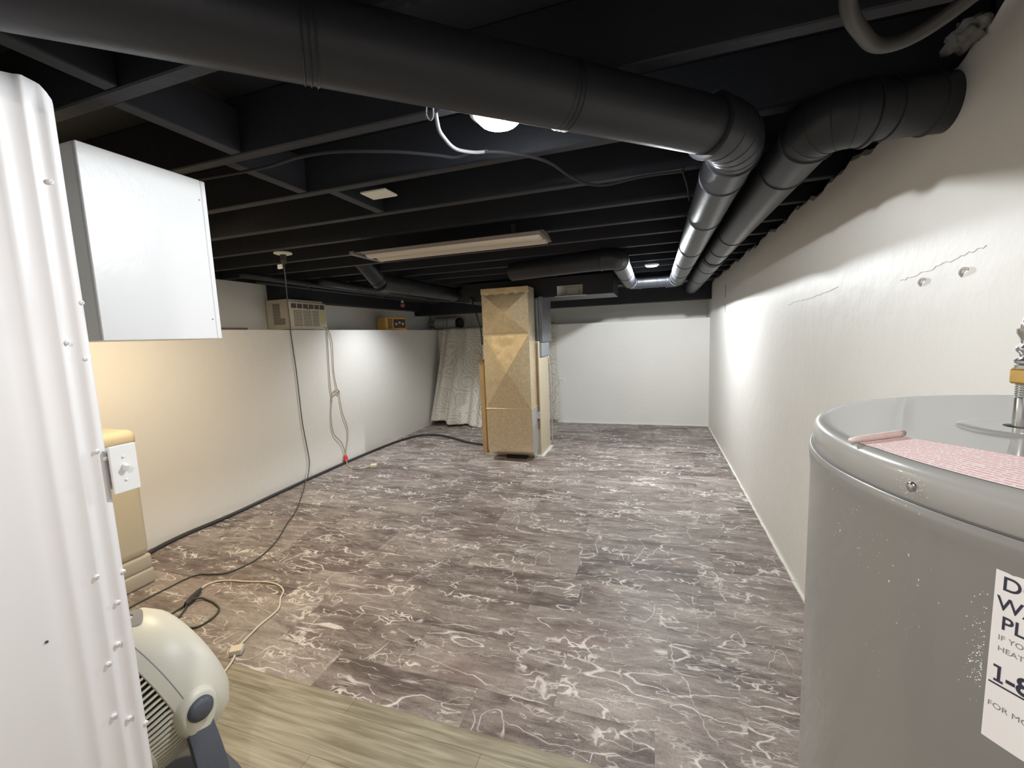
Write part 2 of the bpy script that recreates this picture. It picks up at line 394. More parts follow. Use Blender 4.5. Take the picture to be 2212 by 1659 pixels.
QUILT = quilt_mat()

# ------------------------------------------------------------------ the room
XR, YB, YSEAM = 0.775, 7.03, 1.335
ZL, ZJ, ZS = 1.652, 2.17, 2.36          # ledge, joist undersides, subfloor
XF = lambda y: -3.585 - 0.0235*y         # face of the left knee wall
YREAR = -2.6
def struct(name, bm, m): return obj(name, bm, m, kind='structure')
b = BM(); box(b, -4.35, 1.0, YSEAM, 7.7, -.12, 0); struct('floor', b, MARBLE)
b = BM(); box(b, -4.35, 1.0, YREAR-.1, YSEAM, -.12, 0); struct('floor.001', b, OAK)
b = BM(); box(b, -4.4, 1.05, YREAR-.15, 7.75, ZS, ZS+.08); struct('ceiling', b, BLACK)
# left knee wall with its ledge, and the upper wall set back behind it
b = BM()
prism(b, [(XF(YREAR), YREAR, 0), (XF(7.6), 7.6, 0), (-4.12, 7.6, 0), (-4.12, YREAR, 0)], (0, 0, ZL)); o = struct('wall_left', b, WALL)
b = BM(); box(b, -4.3, -4.12, YREAR, 7.7, 0, ZJ); struct('wall_left.001', b, WALL)
# back knee wall and the upper wall behind its ledge
b = BM(); box(b, -4.1, XR, YB, 7.48, 0, ZL); struct('wall_back', b, WALL)
b = BM(); box(b, -4.3, 1.0, 7.48, 7.66, 0, ZS); struct('wall_back.001', b, WALL)
b = BM(); box(b, -4.35, 1.0, YREAR-.15, YREAR, 0, ZS); struct('wall_front', b, WALL)
# right wall with an uneven plaster top edge
def wall_top(y):
    z = 2.165 + .012*math.sin(y*9) + .008*math.sin(y*23+1) + .006*math.sin(y*51)
    if y < 1.62: z += .09*min(1, (1.62-y)/.25)
    return min(z, ZS-.01)
b = BM()
ys = [YREAR + (7.48-YREAR)*i/260 for i in range(261)]
rows = []
for y in ys:
    zt = wall_top(y)
    rows.append([b.verts.new(c) for c in ((XR, y, 0), (XR, y, zt-.02), (XR+.012, y, zt), (XR+.16, y, zt), (XR+.16, y, 0))])
for A, B_ in zip(rows, rows[1:]):
    for k in range(5): b.faces.new((A[k], A[(k+1) % 5], B_[(k+1) % 5], B_[k]))
b.faces.new(rows[0]); b.faces.new(rows[-1][::-1]); bmesh.ops.recalc_face_normals(b, faces=b.faces)
struct('wall_right', b, WALLR)
# black rim board above the plaster, caulk line along the right wall foot
b = BM(); box(b, XR+.10, XR+.2, YREAR, 7.5, 2.0, ZS); box(b, -4.32, -4.14, YREAR, 7.5, ZJ, ZS); struct('trim_1', b, BLACK)
b = BM()
for i in range(90):
    y0 = 1.0 + i*.067; box(b, XR-.012-.004*random.random(), XR+.002, y0, y0+.068, 0, .006+.006*random.random())
struct('baseboard_right', b, BASEL)
b = BM(); box(b, -1.5, XR, YB-.012, YB+.001, 0, .012); struct('baseboard_back', b, BASEL)
# partition stub behind the steel panel
b = BM(); box(b, -1.80, -1.68, YREAR, .80, 0, ZJ); struct('wall_partition', b, WALL)

# ------------------------------------------------------------------ joists, blocking and beams
j0 = None
for k in range(-7, 16):
    yf = 0.85 + .405*k
    if yf < YREAR+.1 or yf > 6.75: continue
    if j0 is None:
        b = BM(); box(b, -4.12, XR+.09, -.045, 0, ZJ, ZS, bev=.004, seg=1); j0 = obj('ceiling_joist', b, BLACKWOOD); o = j0
    else:
        o = j0.copy(); link(o)
    o.location = (0, yf, 0)
    tag(o, 'black painted wooden joist running across under the ceiling', 'joist', 'parallel black ceiling joists')
for k, (x, yf) in enumerate([(-1.40, .85+.405), (-1.50, 1.66), (-1.38, 2.065), (-1.33, .85)]):
    b = BM(); y0, y1 = yf-.405+.001, yf-.046
    box(b, x-.025, x+.025, y0, y1, ZJ+.004, ZJ+.15, bev=.003, seg=1)
    o = obj('joist_blocking', b, BLACKWOOD)
    tag(o, ['black wooden blocking between joists above the top right corner of the white cabinet', 'black blocking board just right of the white cabinet between two joists',
            'black blocking between joists left of the square cover plate', 'black blocking between joists close under the big round duct'][k], 'blocking', 'blocking boards between the joists')
b = BM(); box(b, -4.1, XR-.002, 6.84, 7.0, 1.915, ZJ, bev=.004, seg=1)
tag(obj('ceiling_beam', b, BLACKWOOD), 'long black beam across the back of the room above the knee wall', 'beam')
b = BM(); box(b, -4.118, -3.93, 3.75, 6.82, 1.995, ZJ, bev=.004, seg=1)
tag(obj('ceiling_beam', b, BLACKWOOD), 'black header beam along the top of the left wall behind the air conditioner', 'beam')

# ------------------------------------------------------------------ round ducts
def ring(bm, p, d, r, w=.012, h=.004, seg=36):
    lathe(bm, [(r-.002, -w/2), (r+h, -w/2+.003), (r+h, w/2-.003), (r-.002, w/2)], p, d, seg)
def pipe_part(name, a, bb, r, parent, rings=(), m=DUCTP):
    a = Vector(a); bb = Vector(bb); b = BM(); n = 14
    sweep(b, [a.lerp(bb, i/n) for i in range(n+1)], r, 36)
    for t in rings:
        ring(b, a.lerp(bb, t), (bb-a), r)
    return auto_smooth(obj(name, b, m, parent), 40)
def elbow_part(p, d0, d1, r, back, parent, gores=4):
    """gored elbow joining two pipes meeting at p; starts back before p along d0 and ends back after along d1"""
    p = Vector(p); d0 = Vector(d0).normalized(); d1 = Vector(d1).normalized()
    A = p - d0*back; B2 = p + d1*back
    pts = [A]
    for i in range(1, gores+1):
        t = i/(gores+1)
        q = A*(1-t)**2 + p*2*t*(1-t) + B2*t*t
        pts.append(q)
    pts.append(B2)
    b = BM(); sweep(b, pts, r+.003, 36)
    for i in range(1, len(pts)-1): 
        dd = (pts[i+1]-pts[i-1]); ring(b, pts[i], dd, r+.001, .006, .0035)
    for q, dd in ((A, d0), (B2, d1)): ring(b, q, dd, r+.002, .016, .006)
    return auto_smooth(obj('elbow', b, DUCTP, parent), 25)

ZD = 2.088
# big diagonal duct -> elbow -> long run -> back elbow -> cross pipe -> return leg
D0 = Vector((.7415, .671, 0)); PE = Vector((.25, 1.543, ZD)); rA = .076
A0 = PE - D0*2.35
dA = thing('round_duct', (A0.x, A0.y, ZD), 'big black round duct crossing overhead diagonally then running back beside the right wall duct', 'duct')
seg1 = pipe_part('pipe_section', A0, PE-D0*.13, rA, dA, rings=())
def crimp(p, d, parent, r=rA):
    b = BM()
    for k in (-.012, 0, .012): ring(b, Vector(p)+Vector(d)*k, d, r, .007, .003)
    return auto_smooth(obj('crimped_joint', b, DUCTP, parent), 30)
crimp(PE-D0*1.20, D0, dA); crimp(PE-D0*.62, D0, dA)
elbow_part(PE, D0, (0, 1, 0), rA+.006, .13, dA)
YX = 5.56
pipe_part('pipe_section', PE+Vector((0, .13, 0)), (.25, YX-.12, ZD), .084, dA, rings=(.06, .22, .45, .62, .80, .93))
elbow_part((.25, YX, ZD), (0, 1, 0), (-1, 0, 0), .084, .12, dA)
pipe_part('pipe_section', (.13, YX, ZD), (-.17, YX, ZD), .078, dA, rings=(.35, .9))
elbow_part((-.29, YX, ZD), (-1, 0, 0), (0, -1, 0), .078, .12, dA)
pipe_part('pipe_section', (-.29, YX-.12, ZD), (-.29, 3.75, ZD), .078, dA, rings=(.5,))
elbow_part((-.29, 3.62, ZD), (0, -1, 0), (-1, .25, 0), .082, .13, dA)
e_ = Vector((-1, .25, 0)).normalized()
pipe_part('pipe_section', Vector((-.29, 3.62, ZD))+e_*.13, Vector((-.29, 3.62, ZD))+e_*1.0, .082, dA, rings=(.5,))
# hanger strap for that duct
# wall duct
PW = Vector((.463, 1.535, ZD)); rB = .076
dB = thing('round_duct', (XR, 1.57, ZD), 'black round duct coming out of the right wall and turning to run along it', 'duct')
pipe_part('pipe_section', (XR+.004, 1.60, ZD+.01), PW+Vector((.10, .017, .003)), rB, dB, rings=(.25, .72))
elbow_part(PW, (-1, -.17, 0), (0, 1, 0), rB+.006, .11, dB)
pipe_part('pipe_section', PW+Vector((0, .11, 0)), (.463, 3.9, ZD), .084, dB, rings=(.12, .62, .82))
pipe_part('pipe_section', (.463, 3.9, ZD), (.50, 6.75, ZD), .092, dB, rings=(.02, .18, .5))
# plaster collar lump above the wall duct
b = BM()
bmesh.ops.create_icosphere(b, subdivisions=3, radius=1)
for v in b.verts:
    n = .8+.35*math.sin(v.co.x*7+v.co.z*5)*math.cos(v.co.y*6) ; v.co = Vector((XR-.02+v.co.x*.04*n, 1.50+v.co.y*.075*n, 2.215+v.co.z*.035*n))
tag(obj('plaster_lump', b, mat('dirty_plaster', (.22, .21, .19), .9, bump=.8, bscale=60), smooth=True), 'grey lump of rough plaster on top of the duct where it meets the right wall', 'plaster')

# loose conduit loop at the top right
b = BM(); sweep(b, catmull([(.335, .93, 2.355), (.337, 1.0, 2.16), (.352, 1.06, 2.105), (.40, 1.135, 2.092), (.462, 1.205, 2.090), (.53, 1.20, 2.098), (.60, 1.12, 2.125), (.70, .98, 2.18), (.83, .80, 2.28), (.90, .7, 2.355)], 8), 0.0148, 16)
tag(obj('flexible_conduit', b, HOSEG, smooth=True), 'thick dark flexible conduit looping down from the ceiling at the top right', 'conduit')

# trunk duct above the furnace with an open register boot
tr = thing('trunk_duct', (-1.4, 5.3, 1.94), 'black rectangular trunk duct above the furnace with an open register hole', 'duct')
b = BM()
x0, x1, y0, y1, z0, z1 = -2.35, -.45, 5.1, 5.75, 1.94, 2.168
hx0, hx1, hz0, hz1 = -1.112, -.80, 1.948, 2.066
box(b, x0, hx0, y0, y1, z0, z1); box(b, hx1, x1, y0, y1, z0, z1); box(b, hx0, hx1, y0, y1, hz1, z1); box(b, hx0, hx1, y0+.2, y1, z0, hz1); box(b, hx0, hx1, y0, y0+.2, z0, hz0)
obj('duct_body', b, DUCTP, tr)
b = BM(); e2 = .003
v = [b.verts.new(c) for c in ((hx0+e2, y0+.005, hz0+e2), (hx1-e2, y0+.005, hz0+e2), (hx1-e2, y0+.005, hz1-e2), (hx0+e2, y0+.005, hz1-e2),
                              (hx0+.09, y0+.19, hz0+.03), (hx1-.09, y0+.19, hz0+.03), (hx1-.09, y0+.19, hz1-.012), (hx0+.09, y0+.19, hz1-.012))]
for q in ((0, 1, 5, 4), (1, 2, 6, 5), (2, 3, 7, 6), (3, 0, 4, 7), (4, 5, 6, 7)): b.faces.new([v[i] for i in q])
o = obj('register_boot', b, mat('bare_zinc', (.72, .72, .70), .4, .2), tr); o['label'] = 'bare galvanised boot inside the register hole'
b = BM(); box(b, hx0-.02, hx1+.04, y0-.012, y0, z0-.004, z0+.004); obj('lower_lip', b, GALVC, tr)

# ducts and pipes to the left of the furnace
lt = thing('branch_duct', (-2.5, 5.3, 2.05), 'black branch duct running forward from left of the furnace toward the fluorescent light', 'duct')
pipe_part('pipe_section', (-2.47, 5.12, 2.06), (-2.62, 3.75, 2.085), .085, lt, rings=(.3, .7))
pipe_part('pipe_section', (-2.62, 3.75, 2.085), (-2.66, 3.44, 2.33), .085, lt, rings=(.1,))
b = BM(); prism(b, [(-2.353, 5.15, 1.95), (-2.353, 5.6, 1.95), (-3.05, 5.75, 2.05), (-3.05, 5.45, 2.05)], (0, 0, .115)); obj('flared_boot', b, DUCTP, lt)
for i, (x, z, r, ya, yb2, xb) in enumerate([(-3.45, 2.125, .03, 2.9, 6.7, -3.50), (-3.62, 2.105, .018, 3.2, 6.7, -3.60), (-3.22, 2.12, .04, 3.6, 6.6, -3.3)]):
    b = BM(); n = 12
    sweep(b, [(x+(xb-x)*k/n, ya+(yb2-ya)*k/n, z) for k in range(n+1)], r, 18)
    for q in (.2, .55, .8): ring(b, (x+(xb-x)*q, ya+(yb2-ya)*q, z), (xb-x, yb2-ya, 0), r, .04, .006, 18)
    tag(obj('ceiling_pipe', b, DUCTP, smooth=True), ['black pipe under the joists above the left ledge, middle of three', 'thinnest black pipe under the joists, nearest the left wall', 'widest of three black pipes under the joists, furthest from the left wall'][i], 'pipe', 'black pipes above the left ledge')
vb = thing('shutoff_valve', (-3.40, 5.35, 1.98), 'small metal valve cluster under the black ceiling pipes above the yellow case', 'valve')
b = BM(); sweep(b, [(-3.40, 5.35, 2.10), (-3.40, 5.35, 2.0)], .018, 12); bmesh.ops.create_uvsphere(b, u_segments=14, v_segments=8, radius=.03, matrix=Matrix.Translation((-3.40, 5.35, 2.0))); obj('valve_body', b, GALVC, vb, True)
b = BM(); lathe(b, [(.028, 0), (.032, .004), (.028, .008)], (-3.37, 5.31, 1.985), (.5, -1, 0), 16); o = obj('hand_wheel', b, mat('dull_red_paint', (.32, .10, .10), .6), vb, True); o['label'] = 'dull red hand wheel'

# ------------------------------------------------------------------ lamps
def disc_lamp(name, c, r, watts, col, label, est, cat='ceiling light', bare=False, dome=.028):
    t = thing(name, (c[0], c[1], ZJ), label, cat)
    b = BM(); lathe(b, [(r*1.25, ZJ-.001), (r*1.28, ZJ-.012), (r*1.05, ZJ-.020), (r, ZJ-.020)], (c[0], c[1], 0), (0, 0, 1), 40)
    obj('mounting_ring', b, PLASTW, t, True)
    b = BM(); lathe(b, [(r, ZJ-.0205), (r*.97, ZJ-.020-.3*dome), (r*.8, ZJ-.020-.7*dome), (r*.45, ZJ-.020-.93*dome), (.001, ZJ-.020-dome)], (c[0], c[1], 0), (0, 0, 1), 40, cap0=False)
    o = obj('diffuser', b, emis(name+'_glow', col, est), t, True)
    if bare:
        ld = bpy.data.lights.new(name+'_light', 'SPOT'); ld.spot_size = math.pi; ld.spot_blend = .08; ld.shadow_soft_size = .02; ld.energy = watts; ld.color = col
    else:
        ld = bpy.data.lights.new(name+'_light', 'AREA'); ld.shape = 'DISK'; ld.size = 2*r*.8; ld.energy = watts; ld.color = col
    lo = bpy.data.objects.new(name+'_light', ld); link(lo); lo.location = (c[0], c[1], ZJ-.0205-dome-.003); lo.parent = t; lo.matrix_parent_inverse = pm(t).inverted()
    return t
def bulb_lamp(name, c, r, watts, col, label, est, ztop):
    t = thing(name, (c[0], c[1], ztop), label, 'light bulb')
    b = BM(); lathe(b, [(.05, ztop), (.05, ztop-.012), (.024, ztop-.02), (.022, c[2]+r*.9)], (c[0], c[1], 0), (0, 0, 1), 24); obj('lamp_socket', b, PLASTW, t, True)
    b = BM(); bmesh.ops.create_uvsphere(b, u_segments=20, v_segments=12, radius=r, matrix=Matrix.Translation(c)); o = obj('bulb_glass', b, emis(name+'_glow', col, est), t, True)
    o.visible_shadow = True
    ld = bpy.data.lights.new(name+'_light', 'SPOT'); ld.spot_size = math.radians(128); ld.spot_blend = 1.0; ld.energy = watts; ld.color = col
    lo = bpy.data.objects.new(name+'_light', ld); link(lo); lo.location = c; lo.parent = t; lo.matrix_parent_inverse = pm(t).inverted()
    # the bulb surface would block the point light at its centre
    o.data.materials[0].node_tree.nodes['Principled BSDF'].inputs['Alpha'].default_value = 1
    lo.location = (c[0], c[1], c[2]-r*1.3); ld.shadow_soft_size = .008
    return t
disc_lamp('led_ceiling_light', (-.44, 1.28, ZJ-.05), .068, LAMP_NEAR, COOL, 'glaring round white ceiling light beside the big diagonal duct', 120, bare=True)
disc_lamp('led_ceiling_light', (-.03, 4.72, ZJ-.05), .055, LAMP_FAR, COOL, 'bright round ceiling light between the ducts near the back wall', 120, bare=True, dome=.006)
disc_lamp('led_ceiling_light', (-.40, -.40, ZJ-.05), .07, LAMP_REAR, (1, .93, .90), 'round ceiling light behind the viewer in the wood floored area', 20)
disc_lamp('led_ceiling_light', (-2.60, 1.70, ZJ-.05), .09, LAMP_WARM, WARM, 'warm round ceiling light hidden behind the white wall cabinet', 20)

bulb_lamp('light_bulb', (-2.95, 4.675, ZS-.06), .03, LAMP_BAY, COOL, 'white bulb up in the joist bay right of the air conditioner', 3, ZS)
# fluorescent fixture
fl = thing('fluorescent_fixture', (-1.25, 2.56, ZJ), 'long unlit fluorescent light fixture hanging under the joists', 'ceiling light')
fx0, fx1, fy0, fy1, fz = -1.90, -.62, 2.41, 2.74, 2.08
b = BM()
prof = [(fy0, fz), (fy0+.05, fz+.016), (fy0+.11, fz+.030), (fy1-.11, fz+.030), (fy1-.05, fz+.016), (fy1, fz)]
prism(b, [(fx0, y, z) for y, z in prof], (fx1-fx0, 0, 0)); obj('reflector_housing', b, FIXT, fl)
for (ya, yb2) in ((fy0+.085, fy0+.185), (fy0+.205, fy1-.012)):
    prof = [(ya+(yb2-ya)*k/16, fz-.001-.018*math.sin(math.pi*k/16)**.6) for k in range(17)] + [(yb2, fz+.006), (ya, fz+.006)]
    b = BM(); prism(b, [(fx0+.05, y, z) for y, z in prof], (fx1-fx0-.07, 0, 0)); obj('tube_lens', b, TUBE, fl)
b = BM(); box(b, fx0+.05, fx1-.02, fy0+.185, fy0+.205, fz-.004, fz+.002); obj('centre_channel', b, LINE, fl)
b = BM(); box(b, fx0-.006, fx0+.03, fy0-.004, fy1+.004, fz-.012, fz+.012, bev=.003, seg=1); obj('end_cap', b, FIXT, fl)
for q in (fx0+.2, fx1-.2):
    b = BM(); box(b, q-.012, q+.012, 2.56, 2.585, fz+.028, ZJ+.001); obj('hanger', b, BLACKWOOD, fl)

# cover plate, lamp holder with plug adaptor, cord
b = BM(); box(b, -1.262, -1.13, 1.70, 1.80, ZJ-.008, ZJ+.001, bev=.003, seg=2)
tag(obj('cover_plate', b, PLATE), 'flat square cream cover plate on the underside of the joists', 'cover plate')
lh = thing('lamp_holder', (-2.585, 2.53, ZJ), 'round cream lamp holder on the ceiling with the dark cord plugged into it', 'lamp holder')
b = BM(); lathe(b, [(.062, ZJ), (.062, ZJ-.010), (.045, ZJ-.016), (.001, ZJ-.017)], (-2.585, 2.53, 0), (0, 0, 1), 30, cap1=False); obj('round_base', b, PLATE, lh, True)
b = BM(); lathe(b, [(.022, ZJ-.015), (.02, ZJ-.06), (.012, ZJ-.085), (.001, ZJ-.088)], (-2.585, 2.53, 0), (0, 0, 1), 16, cap1=False); obj('plug_adaptor', b, CORDG, lh, True)
b = BM(); box(b, -2.64, -2.595, 2.52, 2.53, ZJ-.115, ZJ-.082, bev=.002, seg=1); o = obj('paper_tag', b, STICK, lh); o['label'] = 'small white paper tag'
cord = [(-2.585, 2.53, ZJ-.088), (-2.60, 2.545, ZJ-.14), (-2.86, 2.80, 2.015), (-3.25, 3.18, 1.87), (-3.56, 3.49, 1.72), (-3.642, 3.565, 1.66), (-3.652, 3.575, 1.60), (-3.655, 3.59, 1.4), (-3.658, 3.605, 1.22), (-3.658, 3.613, .917), (-3.658, 3.62, .66), (-3.658, 3.641, .448),
        (-3.655, 3.662, .232), (-3.648, 3.642, .12), (-3.625, 3.59, .045), (-3.58, 3.52, .038), (-3.52, 3.43, .008), (-3.41, 3.302, .006), (-3.093, 2.897, .006), (-2.933, 2.639, .006), (-2.748, 2.352, .006), (-2.667, 2.14, .006), (-2.672, 2.0, .006),
        (-2.726, 1.91, .006), (-2.872, 1.861, .006), (-2.907, 1.796, .006), (-2.912, 1.715, .006), (-2.918, 1.612, .006), (-2.92, 1.496, .006), (-2.90, 1.38, .006), (-2.86, 1.2, .006)]
b = BM(); sweep(b, catmull(cord, 5), .0045, 8)
tag(obj('extension_cord', b, CORDG, smooth=True), 'long thin dark cord hanging over the left wall and curving across the floor', 'cord')

# ceiling cables
def cable(pts, r, m, label, name='ceiling_cable'):
    b = BM(); sweep(b, catmull(pts, 6), r, 8); return tag(obj(name, b, m, smooth=True), label, 'cable')
CABG = mat('grey_cable', (.03, .03, .034), .8); CABW = mat('whitish_cable', (.30, .31, .32), .5)
zc = ZJ-.014
cable([(-1.9, 1.27, zc), (-1.416, 1.30, zc), (-1.207, 1.28, zc), (-1.056, 1.293, zc), (-.889, 1.363, zc), (-.802, 1.418, zc), (-.737, 1.469, zc), (-.691, 1.507, zc), (-.60, 1.50, zc), (-.50, 1.55, zc), (-.393, 1.679, zc), (-.335, 1.84, zc-.01), (-.28, 1.93, zc-.02), (-.2, 1.985, zc-.02), (-.05, 2.011, zc), (.12, 2.02, zc)], .006, CABG, 'grey cable snaking along the joists behind the glaring ceiling light')
cable([(-.62, 1.225, ZJ), (-.625, 1.25, 2.135), (-.632, 1.30, 2.13), (-.637, 1.36, 2.13), (-.632, 1.41, 2.135), (-.60, 1.47, 2.145), (-.57, 1.52, ZJ-.008)], .006, CABW, 'short whitish wire curving down left of the glaring ceiling light')
cable([(-.565, 1.10, ZJ-.03), (-.585, 1.14, 2.12), (-.602, 1.155, 2.115), (-.612, 1.150, 2.13), (-.61, 1.16, 2.18)], .0022, CABW, 'hair thin wire end dangling under the diagonal duct')
cable([(.105, 1.99, ZJ-.006), (.115, 2.05, zc), (.14, 2.20, zc-.004), (.16, 2.38, zc-.006), (.168, 2.45, zc-.006)], .004, CABG, 'thin wire angling back beside the long duct run')

# ------------------------------------------------------------------ white steel panel (left foreground)
XP = -1.18
pn = thing('steel_panel', (XP, .2, 0), 'tall white painted steel panel with vertical ribs and screws at the left edge', 'panel')
prof = [(-.62, .0), (.38, .0), (.455, .0), (.470, .004), (.476, .0005), (.482, .0), (.497, .0), (.503, .007), (.507, .012), (.514, .012), (.520, .004), (.545, .003), (.549, .008), (.556, .009), (.560, .003), (.577, .002), (.581, .009), (.590, .010), (.598, .006), (.602, -.004), (.602, -.03)]
def ptop(y):
    if y <= .38: return 2.0
    if y < .57: return 2.0 + (y-.38)/.19*.048
    return 2.048 - ((y-.57)/.032)**1.3*.035
b = BM(); nz_ = 40; rws = []
for i in range(nz_+1):
    rws.append([b.verts.new((XP+d*(.30 if y < .53 else .6) + .0003*math.sin(i*.5+j*.3), y, ptop(y)*i/nz_)) for j, (y, d) in enumerate(prof)])
for A, B_ in zip(rws, rws[1:]):
    for k in range(len(prof)-1): b.faces.new((A[k], A[k+1], B_[k+1], B_[k]))
o = obj('ribbed_sheet', b, PANEL, pn); sm = o.modifiers.new('solid', 'SOLIDIFY'); sm.thickness = .012; sm.offset = -1 
bmesh_me = o.data
for p in o.data.polygons: p.use_smooth = True
bm_ = bmesh.new(); bm_.from_mesh(o.data); bmesh.ops.recalc_face_normals(bm_, faces=bm_.faces)
f0 = max(bm_.faces, key=lambda f: f.calc_area())
if f0.normal.x < 0: bmesh.ops.reverse_faces(bm_, faces=bm_.faces)
bm_.to_mesh(o.data); bm_.free()
scr = [(.562, 1.522), (.588, 1.486), (.584, 1.281), (.550, 1.005), (.580, .925), (.547, .797), (.542, .671), (.569, .829), (.569, .640), (.596, 1.607), (.597, 1.26), (.598, .99), (.598, .60), (.575, 1.85), (.51, 1.95)]
for (y, z) in scr:
    b = BM(); lathe(b, [(.0052, -.006), (.0052, .0005), (.0042, .002), (.001, .0026)], (XP+.0055, y, z), (1, .15, 0), 12, cap1=False)
    obj('screw', b, PANEL, pn, True)
b = BM(); lathe(b, [(.0028, 0), (.0028, .0012)], (XP+.0005, .458, .916), (1, 0, 0), 12); o = obj('pinhole', b, LINE, pn)
for k in range(6):
    pass
# switch plate on the panel's far edge
sw = thing('switch_plate', (-1.163, .636, 1.23), 'white light switch plate just past the edge of the steel panel', 'light switch')
b = BM(); box(b, -1.169, -1.162, .598, .650, 1.176, 1.286, bev=.0015, seg=2); obj('plate', b, PLASTW, sw)
b = BM(); box(b, -1.21, -1.170, .606, .640, 1.185, 1.277); obj('switch_box', b, PLASTW, sw)
b = BM(); box(b, -1.163, -1.152, .619, .627, 1.226, 1.241, rot=(.3, 'Y'), bev=.001, seg=1); obj('toggle', b, PLASTW, sw)
for z in (1.258, 1.204):
    b = BM(); lathe(b, [(.0032, 0), (.0025, .0018), (.0005, .0022)], (-1.162, .623, z), (1, 0, 0), 10); obj('screw', b, PLASTW, sw, True)

# ------------------------------------------------------------------ white wall cabinet
cb = thing('wall_cabinet', (-1.6, .98, 1.53), 'white metal wall cabinet hung up high beside the steel panel', 'cabinet')
cx1 = -1.50; cy0, cy1, cz0, cz1 = .797, 1.157, 1.531, 2.078
b = BM(); box(b, cx1-.17, cx1-.010, cy0, cy1, cz0, cz1, bev=.003, seg=2); obj('cabinet_body', b, WHITE, cb)
b = BM(); box(b, cx1-.010, cx1, cy0+.001, cy1-.018, cz0, cz1, bev=.002, seg=1); d_ = obj('cabinet_door', b, WHITE, cb)
b = BM(); box(b, cx1-.010, cx1-.001, cy1-.0165, cy1, cz0, cz1, bev=.002, seg=1); obj('edge_strip', b, WHITE, cb)
b = BM(); lathe(b, [(.0035, 0), (.003, .002), (.001, .003)], (cx1, cy1-.028, 2.01), (1, 0, 0), 12); obj('door_screw', b, GALVC, d_, True)
b = BM(); lathe(b, [(.0022, 0), (.0022, .0008)], (cx1, cy1-.03, 1.60), (1, 0, 0), 10); obj('pinhole', b, LINE, d_)
b = BM(); box(b, cx1-.18, cx1-.17, cy0-.02, cy0+.05, cz0+.05, cz1-.05); obj('mounting_rail', b, WHITE, cb)

# ------------------------------------------------------------------ water softener
ws = thing('water_softener', (-3.3, 1.35, 0), 'tan plastic water softener tank partly hidden behind the steel panel', 'water softener')
b = BM(); box(b, -3.54, -3.09, .95, 1.74, .19, .93, bev=.055, seg=5); auto_smooth(obj('tank_cabinet', b, TAN, ws), 30)
b = BM(); box(b, -3.55, -3.085, .94, 1.748, .90, 1.012, bev=.045, seg=5); auto_smooth(obj('salt_lid', b, TAN, ws), 30)
b = BM(); box(b, -3.54, -3.088, .95, 1.742, .0, .105, bev=.02, seg=4); auto_smooth(obj('base_skirt', b, TAND, ws), 30)
b = BM(); box(b, -3.54, -3.092, .955, 1.738, .10, .20, bev=.02, seg=4); auto_smooth(obj('lower_band', b, TAND, ws), 30)
b = BM(); lathe(b, [(.005, 0), (.004, .003)], (-3.09, 1.52, .56), (1, 0, 0), 10); obj('cabinet_screw', b, BROWN, ws)

# ------------------------------------------------------------------ air conditioner on the ledge
ac = thing('window_air_conditioner', (-3.88, 3.94, ZL), 'old beige window air conditioner sitting on the left wall ledge', 'air conditioner')
az0, az1, ay0, ay1, axf = ZL+.012, ZL+.325, 3.665, 4.215, -3.735
b = BM(); box(b, axf-.33, axf-.03, ay0+.012, ay1-.012, az0, az1+.012, bev=.006, seg=2); auto_smooth(obj('sheet_metal_case', b, ACB, ac))
b = BM(); box(b, axf-.035, axf, ay0, ay1, az0-.005, az1-.012, bev=.012, seg=3); fr = auto_smooth(obj('front_panel', b, ACB, ac))
b = BM()
for k in range(6):
    y = ay0+.03+k*.084; box(b, axf-.004, axf+.0025, y, y+.070, az1-.085, az1-.034)
obj('air_outlet_vents', b, ACD, fr)
b = BM()
for k in range(11):
    z = az0+.034+k*.0165
    for (ya, yb2) in ((ay0+.055, ay0+.175), (ay0+.19, ay0+.31), (ay0+.325, ay0+.425)):
        box(b, axf-.003, axf+.002, ya, yb2, z, z+.006)
obj('intake_louvres', b, ACD, fr)
b = BM(); box(b, axf-.001, axf+.002, ay0+.45, ay0+.525, az0+.05, az0+.20); o = obj('control_label', b, mat('yellowed_label', (.58, .53, .30), .5, var=.2, vscale=90), fr); o['label'] = 'yellowed control label'
b = BM(); box(b, axf-.001, axf+.0025, ay0+.25, ay0+.295, az0+.222, az0+.230); obj('badge', b, ACD, fr)
b = BM()
for k in range(20):
    z = az0+.055+k*.0115; ln = .10 if k > 5 else .165
    box(b, axf-.24, axf-.24+ln, ay0+.010, ay0+.0125, z, z+.006)
obj('side_louvres', b, ACD, ac)
for (x, y) in ((axf-.05, ay0+.05), (axf-.05, ay1-.05), (axf-.3, ay0+.05), (axf-.3, ay1-.05)):
    b = BM(); box(b, x-.015, x+.015, y-.02, y+.02, ZL, az0+.002); obj('foot_pad', b, ACD, ac)
b = BM(); box(b, -4.0, -3.82, 2.90, 3.22, ZL, ZL+.028, bev=.004, seg=1)
tag(obj('flat_board', b, mat('grey_slab', (.20, .18, .17), .7)), 'low dark grey slab lying on the ledge left of the air conditioner', 'board')
